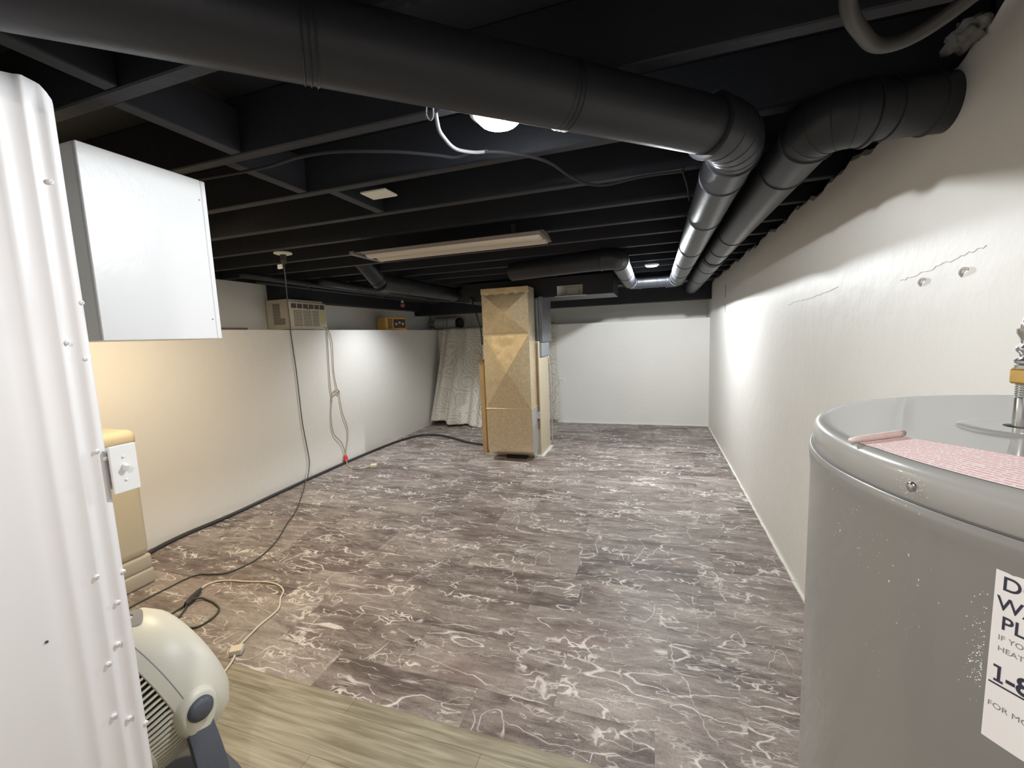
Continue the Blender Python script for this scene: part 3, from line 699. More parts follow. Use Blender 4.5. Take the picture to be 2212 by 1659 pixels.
# beige appliance cord
b = BM()
sweep(b, catmull([(-3.70, 4.14, ZL+.03), (-3.672, 4.148, 1.655), (-3.668, 4.193, 1.50), (-3.672, 4.183, 1.168), (-3.672, 4.207, .968), (-3.672, 4.238, .879), (-3.672, 4.267, .643), (-3.672, 4.331, .455), (-3.672, 4.33, .306), (-3.670, 4.274, .142), (-3.660, 4.238, .07), (-3.60, 4.19, .04), (-3.56, 4.15, .008), (-3.47, 4.087, .006), (-3.353, 4.056, .006), (-3.28, 4.088, .006), (-3.235, 4.15, .008)], 6), .005, 8)
sweep(b, catmull([(-3.70, 4.12, ZL+.03), (-3.672, 4.124, 1.645), (-3.670, 4.116, 1.394), (-3.669, 4.10, 1.01), (-3.669, 4.11, .841), (-3.669, 4.074, .679), (-3.669, 4.069, .511), (-3.669, 4.102, .39), (-3.669, 4.205, .278), (-3.667, 4.25, .149), (-3.667, 4.245, .09)], 6), .005, 8)
sweep(b, catmull([(-3.669, 4.095, .80), (-3.668, 4.125, .895), (-3.668, 4.18, .935), (-3.668, 4.235, .915), (-3.668, 4.24, .88), (-3.668, 4.19, .90), (-3.668, 4.13, .86)], 6), .005, 8)
acc = thing('power_cord', (-3.67, 4.2, 0), 'beige looped cord hanging from the air conditioner with a red clip', 'cord')
obj('cord', b, CORDT, acc, True)
b = BM(); bmesh.ops.create_uvsphere(b, u_segments=14, v_segments=10, radius=1)
for v in b.verts: v.co = Vector((-3.655+v.co.x*.02, 4.243+v.co.y*.028, .052+v.co.z*.058))
o = obj('clip', b, RED, acc, True); o['label'] = 'red plastic cord clip'
b = BM(); box(b, -3.235, -3.165, 4.135, 4.215, 0, .035, rot=(.5, 'Z'), bev=.006, seg=2); o = obj('plug_block', b, CORDW, acc); o['label'] = 'boxy cream plug on the floor'

# ------------------------------------------------------------------ yellow case and roll on the ledges
yc = thing('tool_case', (-3.88, 5.70, ZL), 'yellow plastic case with dark slotted end on the left ledge', 'case')
R_ = (math.radians(-22), 'Z'); pv = (-3.87, 5.72, 1.75)
b = BM(); box(b, -3.99, -3.76, 5.56, 5.93, ZL+.008, ZL+.195, rot=R_, piv=pv, bev=.012, seg=3); auto_smooth(obj('case_body', b, YEL, yc))
b = BM(); box(b, -4.0, -3.75, 5.55, 5.94, ZL, ZL+.014, rot=R_, piv=pv, bev=.004, seg=1); obj('bottom_lip', b, YEL, yc)
b = BM()
for k in range(7): box(b, -3.762, -3.756, 5.60, 5.68, ZL+.03+k*.021, ZL+.042+k*.021, rot=R_, piv=pv)
obj('slots', b, LINE, yc)
b = BM(); box(b, -3.763, -3.753, 5.70, 5.915, ZL+.03, ZL+.165, rot=R_, piv=pv, bev=.006, seg=1); o = obj('dark_panel', b, mat('brown_black_plastic', (.10, .06, .04), .5, var=.5, vscale=30), yc)
for k in range(3):
    b = BM(); lathe(b, [(.02, 0), (.024, .006), (.02, .012)], Matrix.Translation(pv) @ Matrix.Rotation(R_[0], 4, 'Z') @ Matrix.Translation(-Vector(pv)) @ Vector((-3.752, 5.74+k*.06, ZL+.10+.02*(k % 2))), (1, -.35, 0), 14)
    obj('knob', b, GALVC, yc, True)
rl = thing('wrapped_roll', (-3.75, 7.33, ZL), 'white wrapped roll lying on the back ledge near the corner', 'roll')
zr = ZL+.118
b = BM(); lathe(b, [(.115, -3.93), (.117, -3.9), (.117, -3.52), (.115, -3.50)], (0, 7.33, zr), (1, 0, 0), 32); auto_smooth(obj('roll_body', b, ROLLW, rl))
b = BM(); lathe(b, [(.030, -4.10), (.05, -4.05), (.085, -3.98), (.112, -3.93)], (0, 7.33, zr), (1, 0, 0), 28); auto_smooth(obj('twisted_wrap', b, WRAP, rl))
b = BM(); lathe(b, [(.088, -3.50), (.095, -3.49), (.095, -3.42), (.08, -3.405)], (0, 7.33, zr), (1, 0, 0), 28); auto_smooth(obj('end_cap', b, mat('brown_black_cap', (.035, .03, .03), .5), rl))
b = BM()
for x in (-3.74, -3.68, -3.665): lathe(b, [(.1172, 0), (.1182, .001), (.1182, .008), (.1172, .009)], (x, 7.33, zr), (1, 0, 0), 32, a0=2.2, a1=4.2)
obj('printed_bands', b, INKG, rl)

# ------------------------------------------------------------------ hanging embroidered cloth in the back corner
b = BM(); NU, NV = 120, 60
uvl = b.loops.layers.uv.new('UVMap'); G = []
def sstep(t): t = max(0, min(1, t)); return t*t*(3-2*t)
for j in range(NV+1):
    v = j/NV; rw = []
    for i in range(NU+1):
        u = i/NU
        xt = -3.58 + u*(2.02); xb = -3.70 + u*2.17
        x = xt + (xb-xt)*v
        flare = (1-sstep((u-.42)/.3))
        if v < .06:
            k = v/.06; y = 7.20 - .19*k; z = ZL+.012 if k < .9 else ZL+.008
            z += .02*math.sin(u*31)*math.sin(u*13)**2 + .012
        else:
            k = (v-.06)/.94
            y = 6.99 - flare*(.10 + .42*k**1.2) - .02*k
            amp = (.012+.04*k)*(.4+.6*flare)
            y += amp*(math.sin(u*38+2.2*k+math.sin(u*9)*2) + .5*math.sin(u*71-1.5*k))
            zb = .045 + .03*math.sin(u*9+1)*flare + .02*math.sin(u*23)*flare - .03*sstep((u-.25)/.2)*flare
            z = ZL*(1-k) + zb*k + .008*(1-k)
            if u < .5: z += .05*(1-k)*0
        rw.append(b.verts.new((max(x, XF(y)+.02), min(y, 7.3), max(z, .006))))
    G.append(rw)
for j in range(NV):
    for i in range(NU):
        f = b.faces.new((G[j][i], G[j][i+1], G[j+1][i+1], G[j+1][i]))
        for lp, (a, c) in zip(f.loops, ((i, j), (i+1, j), (i+1, j+1), (i, j+1))): lp[uvl].uv = (a/NU*2.1, c/NV*1.8)
o = obj('hanging_cloth', b, QUILT, smooth=True); m_ = o.modifiers.new('s', 'SOLIDIFY'); m_.thickness = .01; m_.offset = -1
tag(o, 'cream embroidered cloth draped from the back ledge into the left corner', 'cloth')
# outlet on the back wall
ot = thing('wall_outlet', (-1.485, YB, .715), 'small white outlet plate on the back wall right of the furnace', 'outlet')
b = BM(); box(b, -1.535, -1.435, YB-.012, YB, .672, .760, rot=(-.10, 'Y'), bev=.003, seg=2); obj('plate', b, PLASTW, ot)
b = BM(); box(b, -1.508, -1.495, YB-.0135, YB-.011, .70, .735); box(b, -1.475, -1.462, YB-.0135, YB-.011, .70, .735); obj('sockets', b, ACB, ot)

# ------------------------------------------------------------------ furnace
fu = thing('furnace', (-1.68, 5.2, 0), 'tall furnace with a galvanised return duct on its front, warm light tinted into it, standing mid room', 'furnace')
b = BM(); box(b, -2.06, -1.33, 5.0, 5.46, .015, 1.42, bev=.006, seg=1); auto_smooth(obj('furnace_cabinet', b, TANM, fu))
b = BM(); box(b, -2.075, -1.30, 4.965, 5.49, 0, .014); obj('base_sheet', b, BASEL, fu)
# return duct: square drop with a rounded boot
dx0, dx1, dy0, dy1 = -1.930, -1.366, 4.72, 4.985
def crossbreak(bm, x0, x1, z0, z1, y, d):
    c = bm.verts.new(((x0+x1)/2, y-d, (z0+z1)/2)); q = [bm.verts.new(p) for p in ((x0, y, z0), (x1, y, z0), (x1, y, z1), (x0, y, z1))]
    for i in range(4): bm.faces.new((q[i], q[(i+1) % 4], c))
b = BM()
crossbreak(b, dx0, dx1, 0.64, 1.515, dy0, .028)
v = [b.verts.new(p) for p in ((dx1, dy0, .64), (dx1, dy1, .64), (dx1, dy1, 1.515), (dx1, dy0, 1.515), (dx0, dy0, .64), (dx0, dy1, .64), (dx0, dy1, 1.515), (dx0, dy0, 1.515))]
b.faces.new(v[:4]); b.faces.new((v[7], v[6], v[5], v[4])); obj('return_duct_middle', b, GALV, fu)
b = BM(); zt = 2.05
crossbreak(b, dx0, dx1, 1.52, zt-.05, dy0, .032)
v = [b.verts.new(p) for p in ((dx1, dy0, 1.52), (dx1, dy1, 1.52), (dx1, dy1, zt), (dx1, dy0, zt), (dx0, dy0, 1.52), (dx0, dy1, 1.52), (dx0, dy1, zt), (dx0, dy0, zt), (dx1, dy0, zt-.05), (dx0, dy0, zt-.05))]
b.faces.new(v[:4]); b.faces.new((v[7], v[6], v[5], v[4])); b.faces.new((v[9], v[8], v[3], v[7])); obj('return_duct_top', b, GALV, fu)
b = BM(); box(b, dx0-.006, dx1+.006, dy0-.008, dy0+.01, zt-.062, zt+.002, bev=.003, seg=1)
for k in range(5): box(b, dx0+.04+k*.12, dx0+.10+k*.12, dy0-.012, dy0, zt-.07, zt-.045-.01*(k % 2), rot=(.05*(k % 3-1), 'Y'))
obj('top_flange', b, GALV, fu)
for z in (1.517, .637):
    b = BM(); box(b, dx0-.004, dx1+.004, dy0-.010, dy0+.004, z-.010, z+.006, bev=.002, seg=1); box(b, dx1-.001, dx1+.006, dy0-.008, dy1, z-.010, z+.006); obj('drive_seam', b, GALV, fu)
# boot, half-round bottom seen from the side
poly = [(dy0, .632)]; rr = (dy1-dy0)/2; cyb = (dy0+dy1)/2; zc0 = .05+rr
poly = [(dy0, .632)] + [(cyb-rr*math.cos(a), zc0-rr*1.0*math.sin(a)) for a in [math.pi*k/20 for k in range(21)]] + [(dy1, .632)]
b = BM(); prism(b, [(dx0, y, z) for y, z in poly], (dx1-dx0, 0, 0)); bt = obj('return_boot', b, GALV, fu); auto_smooth(bt, 30)
b = BM(); prism(b, [(dx1, y, z) for y, z in poly], (.004, 0, 0)); obj('boot_side', b, GALVC, bt)
b = BM(); box(b, dx1-.01, dx1+.03, dy1-.03, dy1+.014, .48, .56); box(b, dx1+.026, dx1+.034, dy1-.01, dy1+.01, .47, .57); obj('side_bracket', b, GALVC, bt)
b = BM(); box(b, -2.10, -2.045, 4.955, 5.0, .02, 1.19, bev=.002, seg=1); obj('left_edge_channel', b, RUST, fu)
b = BM(); box(b, -2.11, -2.04, 4.945, 5.0, 1.185, 1.215); box(b, -2.075, -2.067, 4.96, 4.968, 1.21, 1.29); obj('channel_cap', b, BROWN, fu)
b = BM(); box(b, -1.955, -1.945+.05, 4.955, 4.998, .02, .35); obj('lower_left_filler', b, RUST, fu)
b = BM(); box(b, -1.365, -1.343, 4.98, 4.9995, .35, 1.40); obj('brown_filter_slot', b, BROWN, fu)
b = BM(); box(b, -2.02, -1.335, 5.02, 5.55, 1.425, 1.936, bev=.004, seg=1); pl = obj('plenum', b, DGREY, fu)
b = BM(); box(b, -1.335, -1.285, 5.04, 5.50, 1.405, 1.95, bev=.004, seg=1); obj('coil_cover', b, DGREY, pl)
b = BM(); box(b, -1.335, -1.30, 5.03, 5.42, 1.23, 1.40, bev=.006, seg=2); obj('control_box', b, mat('blue_grey_plastic', (.22, .24, .26), .5), fu)
b = BM(); sweep(b, catmull([(-1.325, 5.44, 1.22), (-1.31, 5.48, 1.0), (-1.315, 5.50, .5), (-1.315, 5.5, .02)], 5), .008, 8); obj('drain_tube', b, GALVC, fu, True)
b = BM(); sweep(b, [(-2.20, 5.05, 1.955), (-2.12, 5.02, 1.75), (-2.07, 5.0, 1.55), (-2.06, 4.995, 1.40)], .010, 8)
sweep(b, [(-2.20, 5.05, 1.94), (-2.20, 5.05, 2.0)], .018, 8); obj('thermostat_cable', b, HOSEB, fu, True)
b = BM(); box(b, dx0+.19, dx1-.12, 4.84, 4.94, 0, .045); obj('dark_gap_fill', b, DARK, fu)  # black box put in for the shaded gap under the boot

# hoses on the floor along the left wall
b = BM(); sweep(b, catmull([(-2.095, 5.25, .016), (-2.16, 5.30, .016), (-2.272, 5.35, .016), (-2.538, 5.43, .016), (-2.794, 5.586, .016), (-3.054, 5.72, .016), (-3.283, 5.775, .016), (-3.48, 5.689, .016), (-3.58, 5.411, .016), (-3.63, 5.058, .016), (-3.645, 4.539, .016), (-3.645, 4.148, .016), (-3.635, 3.745, .016), (-3.62, 3.427, .016), (-3.60, 3.076, .016), (-3.575, 2.745, .016), (-3.575, 2.495, .016), (-3.585, 2.274, .016), (-3.56, 2.05, .016), (-3.5, 1.90, .016), (-3.40, 1.80, .016)], 5), .015, 12)
for v in b.verts:
    if v.co.y < 5.3 and v.co.x > -2.3 : pass
tag(obj('drain_hose', b, HOSEB, smooth=True), 'thick black hose on the floor along the foot of the left wall to the furnace', 'hose')

# ------------------------------------------------------------------ fan
fanT = thing('floor_fan', (-1.58, .86, 0), 'cream floor fan with a dark grey stand tilted behind the steel panel', 'fan')
FC = Vector((-1.585, .845, .40)); pax = Vector((1, -.12, 0)).normalized(); aax = Vector((.0, -1, -.28)); aax = (aax - pax*aax.dot(pax)).normalized()
RF = .245
def lf(prof, seg=72, **k):
    b = BM(); lathe(b, prof, FC, aax, seg, ref=pax, **k); return b
hd = auto_smooth(obj('fan_shroud', lf([(RF*.55, -.12), (RF*.78, -.115), (RF*.92, -.09), (RF*.985, -.05), (RF, -.01), (RF*.99, .02), (RF*.965, .045), (RF*.94, .047), (RF*.94, .02), (RF*.9, -.02)], cap1=False, cap0=False), FANC, fanT), 40)
b = BM()
for k in range(2):
    pass
obj('shroud_seam', lf([(RF*.995, .013), (RF*.9985, .014), (RF*.993, .016)], cap0=False, cap1=False), FANM, hd, True)
nS = 90
b = BM()
nn = (pax - aax*pax.dot(aax)).normalized(); bb_ = aax.cross(nn)
for k in range(nS):
    a = 2*math.pi*k/nS; rd = nn*math.cos(a)+bb_*math.sin(a); tg = aax.cross(rd)
    pts = [FC+rd*RF*.95+aax*.04, FC+rd*RF*.925+aax*.09, FC+rd*RF*.89+aax*.128]
    for p, q in zip(pts, pts[1:]):
        w2 = tg*.0032; dn = rd*.010
        vs = [b.verts.new(c) for c in (p-w2, p+w2, q+w2, q-w2, p-w2-dn, p+w2-dn, q+w2-dn, q-w2-dn)]
        for f in ((0, 1, 2, 3), (7, 6, 5, 4), (0, 4, 5, 1), (1, 5, 6, 2), (2, 6, 7, 3), (3, 7, 4, 0)): b.faces.new([vs[i] for i in f])
gr = obj('side_grille', b, FANC, fanT); gr['kind'] = 'stuff'
auto_smooth(obj('front_ring', lf([(RF*.87, .122), (RF*.90, .128), (RF*.90, .136), (RF*.86, .144), (RF*.80, .140), (RF*.80, .128)], cap0=False, cap1=False), FANC, fanT))
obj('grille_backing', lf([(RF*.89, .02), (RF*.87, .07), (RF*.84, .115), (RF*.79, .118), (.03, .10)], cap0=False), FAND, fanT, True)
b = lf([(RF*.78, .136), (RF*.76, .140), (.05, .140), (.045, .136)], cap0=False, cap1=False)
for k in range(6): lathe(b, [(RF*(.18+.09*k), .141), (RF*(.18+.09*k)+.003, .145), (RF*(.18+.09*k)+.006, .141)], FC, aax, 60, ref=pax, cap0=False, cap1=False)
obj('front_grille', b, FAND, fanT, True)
obj('motor_back', lf([(.02, -.125), (RF*.5, -.122), (RF*.58, -.115)], cap1=False), FANC, fanT, True)
for s in (1, -1):
    P = FC + pax*s*RF
    b = BM(); lathe(b, [(.060, -.035), (.056, .0), (.049, .012), (.044, .014)], P+aax*.0, pax*s, 40)
    for v in b.verts:
        dz = v.co.z-P.z
        if dz < 0: v.co.z = P.z + dz*1.75
    auto_smooth(obj('pivot_housing', b, FANC, fanT), 50)
    b = BM(); lathe(b, [(.036, .012), (.036, .020), (.030, .030), (.018, .036), (.001, .038)], P, pax*s, 28, cap1=False); auto_smooth(obj('pivot_knob', b, FANG, fanT), 50)
    b = BM(); n = 14; pr = []
    for k in range(n+1):
        t = k/n; q = P + pax*s*(-.004+.050*math.sin(t*math.pi*.8)) + Vector((0, 0, -1))*(.060+t*(P.z-.09)); wd = .036+.012*t
        fwd = Vector((0, 1, 0)); o1 = pax*s*.014
        pr.append([b.verts.new(c) for c in (q-fwd*wd-o1, q+fwd*wd-o1, q+fwd*wd+o1*.6, q+fwd*wd*.4+o1, q-fwd*wd*.4+o1, q-fwd*wd+o1*.6)])
    for A, B_ in zip(pr, pr[1:]):
        for i in range(6): b.faces.new((A[i], A[(i+1) % 6], B_[(i+1) % 6], B_[i]))
    b.faces.new(pr[0][::-1]); b.faces.new(pr[-1]); bmesh.ops.recalc_face_normals(b, faces=b.faces)
    # the collar is cream, the arm itself dark grey
    auto_smooth(obj('stand_arm', b, FANG, fanT), 40)
b = BM(); lathe(b, [(.30, 0), (.305, .012), (.29, .03), (.20, .042), (.001, .046)], (0, 0, 0), (0, 0, 1), 48, cap1=False)
for v in b.verts: v.co = Vector((FC.x+v.co.x*1.0, FC.y+.01+v.co.y*.45, v.co.z))
auto_smooth(obj('stand_base', b, FANG, fanT), 40)
# grey teardrop mark on top of the shroud
b = BM(); ut = -aax.cross(pax).normalized()
if ut.z < 0: ut = -ut
tp = []
out = []; inn = []
for k in range(33):
    a = 2*math.pi*k/32
    ra = .045*(1+.55*max(0, math.cos(a))**3)
    out.append((ra*math.cos(a), .036*math.sin(a))); inn.append((.018*math.cos(a), .013*math.sin(a)))
def on_sh(s, t):   # s along pax (arc), t along -aax
    ang = s/RF - .10
    return FC + (ut*math.cos(ang)+pax*math.sin(ang))*(RF+.0015-abs(t)*.06) - aax*(.035+t)
vo_ = [b.verts.new(on_sh(*p)) for p in out[:-1]]; vi_ = [b.verts.new(on_sh(*p)) for p in inn[:-1]]
for k in range(32): b.faces.new((vo_[k], vo_[(k+1) % 32], vi_[(k+1) % 32], vi_[k]))
obj('teardrop_mark', b, FANM, hd, True)

# fan cords on the floor
wc = thing('fan_cord', (-2.2, 1.8, 0), 'cream cord looping over the floor from the fan', 'cord')
b = BM(); sweep(b, catmull([(-1.80, 1.05, .006), (-1.86, 1.2, .006), (-1.903, 1.306, .006), (-1.931, 1.359, .008), (-1.974, 1.411, .008), (-1.99, 1.456, .006), (-2.018, 1.575, .006), (-2.027, 1.672, .006), (-2.046, 1.731, .006), (-2.113, 1.803, .006), (-2.155, 1.864, .006), (-2.244, 1.906, .006), (-2.345, 1.911, .006), (-2.484, 1.88, .006), (-2.60, 1.862, .006), (-2.67, 1.83, .008), (-2.69, 1.78, .012), (-2.675, 1.74, .016)], 6), .005, 8); obj('cord', b, CORDW, wc, True)
b = BM(); box(b, -1.985, -1.93, 1.37, 1.42, 0, .028, rot=(.6, 'Z'), bev=.004, seg=2); obj('inline_switch', b, CORDW, wc)
bl = thing('extension_cord', (-2.6, 1.6, 0), 'short dark cord with a black socket end looped on the floor near the fan', 'cord')
b = BM(); sweep(b, catmull([(-2.58, 1.36, .006), (-2.591, 1.458, .006), (-2.606, 1.516, .006), (-2.608, 1.575, .008), (-2.605, 1.63, .02), (-2.577, 1.665, .014), (-2.53, 1.668, .006), (-2.474, 1.66, .006), (-2.387, 1.63, .006), (-2.346, 1.586, .006), (-2.332, 1.529, .006), (-2.345, 1.474, .006), (-2.404, 1.454, .006), (-2.472, 1.459, .006), (-2.522, 1.497, .006), (-2.571, 1.568, .008), (-2.60, 1.60, .016)], 6), .0055, 8); obj('cord', b, CORDG, bl, True)
b = BM(); sweep(b, [(-2.593, 1.585, .017), (-2.60, 1.60, .017), (-2.625, 1.65, .018), (-2.655, 1.706, .018), (-2.668, 1.73, .018)], [.009, .017, .018, .014, .008], 12); obj('socket_end', b, HOSEB, bl, True)
b = BM(); sweep(b, catmull([(-2.62, 1.60, .006), (-2.61, 1.545, .005), (-2.62, 1.48, .005), (-2.66, 1.36, .005)], 5), .003, 8)
tag(obj('thin_wire', b, CORDW, smooth=True), 'thin pale wire lying beside the black socket end', 'wire')

# ------------------------------------------------------------------ water heater
HX, HY, HR, HZ = .3957, .4335, .25, 1.4046
wh = thing('water_heater', (HX, HY, 0), 'grey water heater standing close at the right edge of the view', 'water heater')
b = BM(); lathe(b, [(HR+.001, 0), (HR+.0035, .01), (HR+.0035, 1.355), (HR+.0045, 1.366), (HR+.0052, 1.374), (HR+.0045, 1.3795), (HR+.001, 1.381)], (HX, HY, 0), (0, 0, 1), 160); auto_smooth(obj('tank_body', b, HEAT, wh), 60)
b = BM(); lathe(b, [(HR+.0015, 1.3800), (HR+.0022, 1.3815), (HR+.0020, 1.395), (HR+.0008, 1.4000), (HR-.0025, 1.4034), (HR-.007, 1.4046), (HR-.012, 1.4041), (.03, 1.4041)], (HX, HY, 0), (0, 0, 1), 160); auto_smooth(obj('tank_lid', b, LID, wh), 60)
def onbody(ang, z, off=0.0):
    a = math.radians(ang); R0 = HR+.0035+off
    return Vector((HX+R0*math.cos(a), HY+R0*math.sin(a), z))
b = BM(); lathe(b, [(HR+.0012, 1.3795), (HR+.0036, 1.3799), (HR+.0036, 1.3807), (HR+.0012, 1.3811)], (HX, HY, 0), (0, 0, 1), 160, cap0=False, cap1=False); obj('lid_gap', b, LINE, wh, True)
# lid screw
sa = -158.5; b = BM(); c = onbody(sa, 1.3905, -.0017); dr = Vector((math.cos(math.radians(sa)), math.sin(math.radians(sa)), 0))
lathe(b, [(.0034, 0), (.0034, .0008), (.0028, .0018), (.0012, .0025), (.0002, .0026)], c, dr, 20); auto_smooth(obj('lid_screw', b, CHROME, wh), 50)
b = BM()
for k in range(70):
    q = random.gauss(0, 1)*.9; zz = random.gauss(0, 1)*.0035
    p = onbody(sa+q*.9, 1.3905+zz, -.0014); bmesh.ops.create_icosphere(b, subdivisions=1, radius=random.uniform(.0001, .00035), matrix=Matrix.Translation(p))
o = obj('paint_flecks', b, STICK, wh); o['kind'] = 'stuff'
# pipe collar on the lid
PX, PY = .2955, .4725
b = BM(); lathe(b, [(.0415, 1.4041), (.040, 1.4058), (.037, 1.4066), (.032, 1.4064), (.0125, 1.4064), (.0125, 1.4043)], (PX+.001, PY, 0), (0, 0, 1), 60, cap0=False, cap1=False); auto_smooth(obj('pipe_collar', b, LID, wh), 60)
b = BM(); lathe(b, [(.0126, 1.4046), (.001, 1.4046)], (PX+.001, PY, 0), (0, 0, 1), 30, cap0=False, cap1=False); obj('collar_hole', b, DARK, wh)
# pipe, nut and braided connector
pp = thing('supply_pipe', (PX, PY, 1.405), 'metal supply pipe with a brass nut rising from the heater lid', 'pipe')
b = BM(); lathe(b, [(.0068, 1.405), (.0068, 1.431), (.0062, 1.432)], (PX, PY, 0), (0, 0, 1), 28); auto_smooth(obj('pipe_nipple', b, CHROME, pp), 50)
b = BM(); prf = []
for k in range(6): prf += [(.0062, 1.4315+k*.002), (.0071, 1.4321+k*.002), (.0062, 1.4333+k*.002)]
lathe(b, prf, (PX, PY, 0), (0, 0, 1), 28); obj('pipe_threads', b, CHROME, pp, True)
b = BM(); lathe(b, [(.0104, 1.4433), (.0116, 1.4448), (.0116, 1.4545), (.0106, 1.456)], (PX, PY, 0), (0, 0, 1), 6); obj('brass_nut', b, BRASS, pp)
b = BM(); lathe(b, [(.0082, 1.456), (.0082, 1.4585), (.0060, 1.459), (.0086, 1.4605), (.0088, 1.4625), (.0062, 1.465), (.0060, 1.468), (.0082, 1.4705), (.0084, 1.4735), (.0062, 1.476), (.0060, 1.480), (.0086, 1.4855), (.0088, 1.489), (.0068, 1.4895)], (PX, PY, 0), (0, 0, 1), 24); auto_smooth(obj('ferrule', b, CHROME, pp), 50)
def hose_c(s): return (PX + .07*s**1.2, PY-.02*s, 1.489+.26*s)
b = BM()
for k in range(8):
    for q in range(2):
        pts = []
        for s_ in range(61):
            a = (1 if q else -1)*s_/60*math.pi*6 + 2*math.pi*k/8; c = hose_c(s_/60); pts.append((c[0]+.0058*math.cos(a), c[1]+.0058*math.sin(a), c[2]))
        sweep(b, pts, .0011, 5)
o = obj('braided_hose', b, BRAID, pp, True); o['kind'] = 'stuff'
b = BM(); sweep(b, [hose_c(k/20) for k in range(21)], .0052, 14); obj('hose_core', b, INKG, pp, True)
# pink label on the lid with its rolled end
b = BM(); uvl = b.loops.layers.uv.new('UVMap'); zt = 1.4050
A_, B__, C_, D_ = Vector((.147, .399, zt)), Vector((.192, .427, zt)), Vector((.300, .300, zt)), Vector((.262, .238, zt))
nn_ = 20; pr = []
cc = Vector((HX, HY, 0))
for k in range(nn_+1):
    t = k/nn_
    p = A_.lerp(D_, t); q = B__.lerp(C_, t)
    # outer edge follows the rim
    d = Vector((p.x-HX, p.y-HY, 0)); p = Vector((HX, HY, zt)) + d.normalized()*min(HR-.0055, max(d.length, HR-.0075 if 0 < t else 0))
    pr.append((b.verts.new(p), b.verts.new(q), t))
for a, c in zip(pr, pr[1:]):
    f = b.faces.new((a[0], c[0], c[1], a[1]))
    for lp, uvv in zip(f.loops, ((a[2], 0), (c[2], 0), (c[2], 1), (a[2], 1))): lp[uvl].uv = uvv
for f in b.faces:
    pass
bmesh.ops.recalc_face_normals(b, faces=b.faces)
pk = thing('warning_label', (.2, .37, zt), 'pink and white warning label peeling off the water heater lid', 'label')
b.normal_update()
if next(iter(b.faces)).normal.z < 0: bmesh.ops.reverse_faces(b, faces=b.faces)
obj('label_sheet', b, PINK, pk)
b = BM(); sweep(b, [Vector((.1465, .397, zt+.0022)).lerp(Vector((.1935, .4275, zt+.0026)), k/8) for k in range(9)], [.0018, .0023, .0025, .0027, .0027, .0028, .0028, .0030, .0026], 12); obj('rolled_end', b, PINKR, pk, True)
# white sticker and its writing on the body
st = thing('service_sticker', tuple(onbody(-135, 1.31)), 'white service sticker with black lettering on the water heater side', 'sticker')
b = BM(); n = 24; zt0, zt1 = 1.2575, 1.3655; pr = []
for k in range(n+1):
    a = -147.75 + 24*k/n; pr.append((b.verts.new(onbody(a, zt0, .0004)), b.verts.new(onbody(a, zt1, .0004))))
for a, c in zip(pr, pr[1:]): b.faces.new((a[0], c[0], c[1], a[1]))
obj('sticker_sheet', b, STICK, st, True)
def wrap_text(txt, ang0, ztop, h, m, name, xs=1.0, bold=0.0):
    cu = bpy.data.curves.new('t', 'FONT'); cu.body = txt; cu.size = 1.0; cu.offset = bold; cu.resolution_u = 6
    to = bpy.data.objects.new('t', cu); link(to)
    dg = bpy.context.evaluated_depsgraph_get(); dg.update()
    me = bpy.data.meshes.new_from_object(to.evaluated_get(dg)); bpy.data.objects.remove(to)
    ymax = max(v.co.y for v in me.vertices); xmin = min(v.co.x for v in me.vertices); s = h/0.70
    bm_ = bmesh.new(); bm_.from_mesh(me); bmesh.ops.triangulate(bm_, faces=bm_.faces); bpy.data.meshes.remove(me)
    for v in bm_.verts:
        u = (v.co.x-xmin)*s*xs; zz = ztop - h + v.co.y*s
        v.co = onbody(ang0 + math.degrees(u/(HR+.0035)), zz, .0007)
    bmesh.ops.recalc_face_normals(bm_, faces=bm_.faces)
    return obj(name, bm_, m, st)
wrap_text('DO', -146.95, 1.3575, .0080, INK, 'printed_line', .95, .01)
wrap_text('WA', -147.45, 1.3455, .0078, INK, 'printed_line', .9, .01)
wrap_text('PL', -146.75, 1.3345, .0078, INK, 'printed_line', .9, .01)
wrap_text('IF YOU', -146.95, 1.3230, .0030, INKG, 'printed_line')
wrap_text('HEATER', -146.9, 1.3165, .0030, INKG, 'printed_line')
b = BM()
for quad in (((.0013, 0), (.0052, 0), (.0052, .0014), (.0013, .0014)), ((.0026, .0014), (.0040, .0014), (.0040, .0098), (.0026, .0098)), ((.0008, .0084), (.0026, .0084), (.0026, .0098), (.0008, .0098))):
    b.faces.new([b.verts.new(onbody(-147.35+math.degrees(u/(HR+.0035)), 1.2947+z, .0007)) for u, z in quad])
obj('printed_line', b, INK, st)
wrap_text('-8', -145.95, 1.3045-.0000, .0098, INK, 'printed_line', .9, .025)
wrap_text('FOR MORE', -147.35, 1.2815, .0032, INKG, 'printed_line')
b = BM(); pr = []
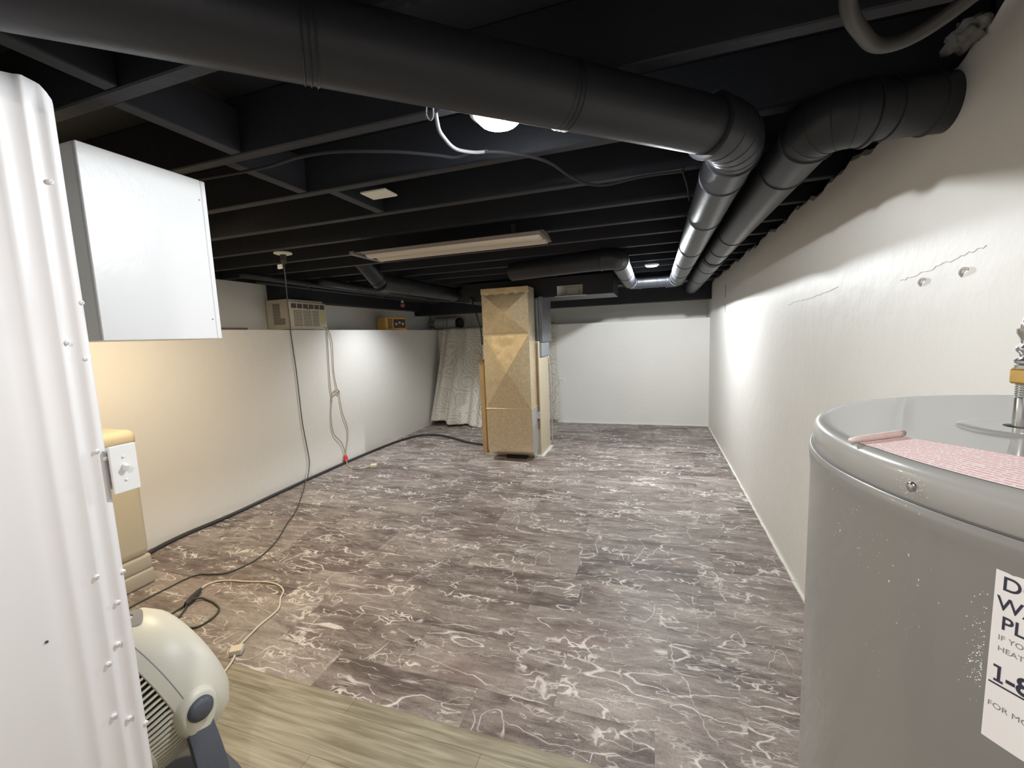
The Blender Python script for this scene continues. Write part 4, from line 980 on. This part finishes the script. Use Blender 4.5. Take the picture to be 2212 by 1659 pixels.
for k in range(13):
    a = -147.5+10*k/12; pr.append((b.verts.new(onbody(a, 1.2925, .0007)), b.verts.new(onbody(a, 1.2935, .0007))))
for a, c in zip(pr, pr[1:]): b.faces.new((a[0], c[0], c[1], a[1]))
obj('underline', b, INK, st)
# paint dust on the heater beside the sticker
b = BM()
for k in range(120):
    p = onbody(-148.3-abs(random.gauss(0, .8)), random.uniform(1.285, 1.345) if k % 2 else random.gauss(1.30, .01), .0001)
    bmesh.ops.create_icosphere(b, subdivisions=1, radius=random.uniform(.0001, .0004), matrix=Matrix.Translation(p))
o = obj('paint_flecks', b, STICK, wh); o['kind'] = 'stuff'

# ------------------------------------------------------------------ marks and plugs on the right wall
for k, (y, z) in enumerate([(1.47, 1.619), (1.656, 1.612)]):
    b = BM(); sweep(b, catmull([(XR+.001, y-.012, z+.006), (XR-.006, y-.002, z+.010), (XR-.007, y+.008, z), (XR+.001, y+.012, z-.010)], 5), .0035, 8)
    tag(obj('wall_anchor', b, PLASTER, smooth=True), ['small curled anchor stub on the right wall, nearer the viewer', 'small anchor stub on the right wall, further from the viewer'][k], 'anchor', 'anchor stubs on the right wall')
def crack(pts, r, name, label):
    b = BM(); P = []
    for p, q in zip(pts, pts[1:]):
        for k in range(10):
            t = k/10; P.append((XR-.0005, p[0]+(q[0]-p[0])*t, p[1]+(q[1]-p[1])*t+random.uniform(-.004, .004)))
    sweep(b, P, r, 5); return tag(obj(name, b, LINE if r > .002 else PLASTER), label, 'crack')
crack([(5.55, 1.98), (5.56, 1.82)], .004, 'plaster_crack', 'upper dark vertical crack on the right wall near the back corner')
crack([(5.55, 1.77), (5.56, 1.66)], .004, 'plaster_crack', 'lower dark vertical crack on the right wall near the back corner')
crack([(1.40, 1.672), (1.50, 1.662), (1.66, 1.640), (1.80, 1.628)], .0009, 'plaster_crack', 'fine crack on the right wall above the two anchor stubs')
crack([(2.30, 1.655), (2.6, 1.638), (3.1, 1.62)], .0012, 'plaster_crack', 'fine level crack halfway along the right wall')
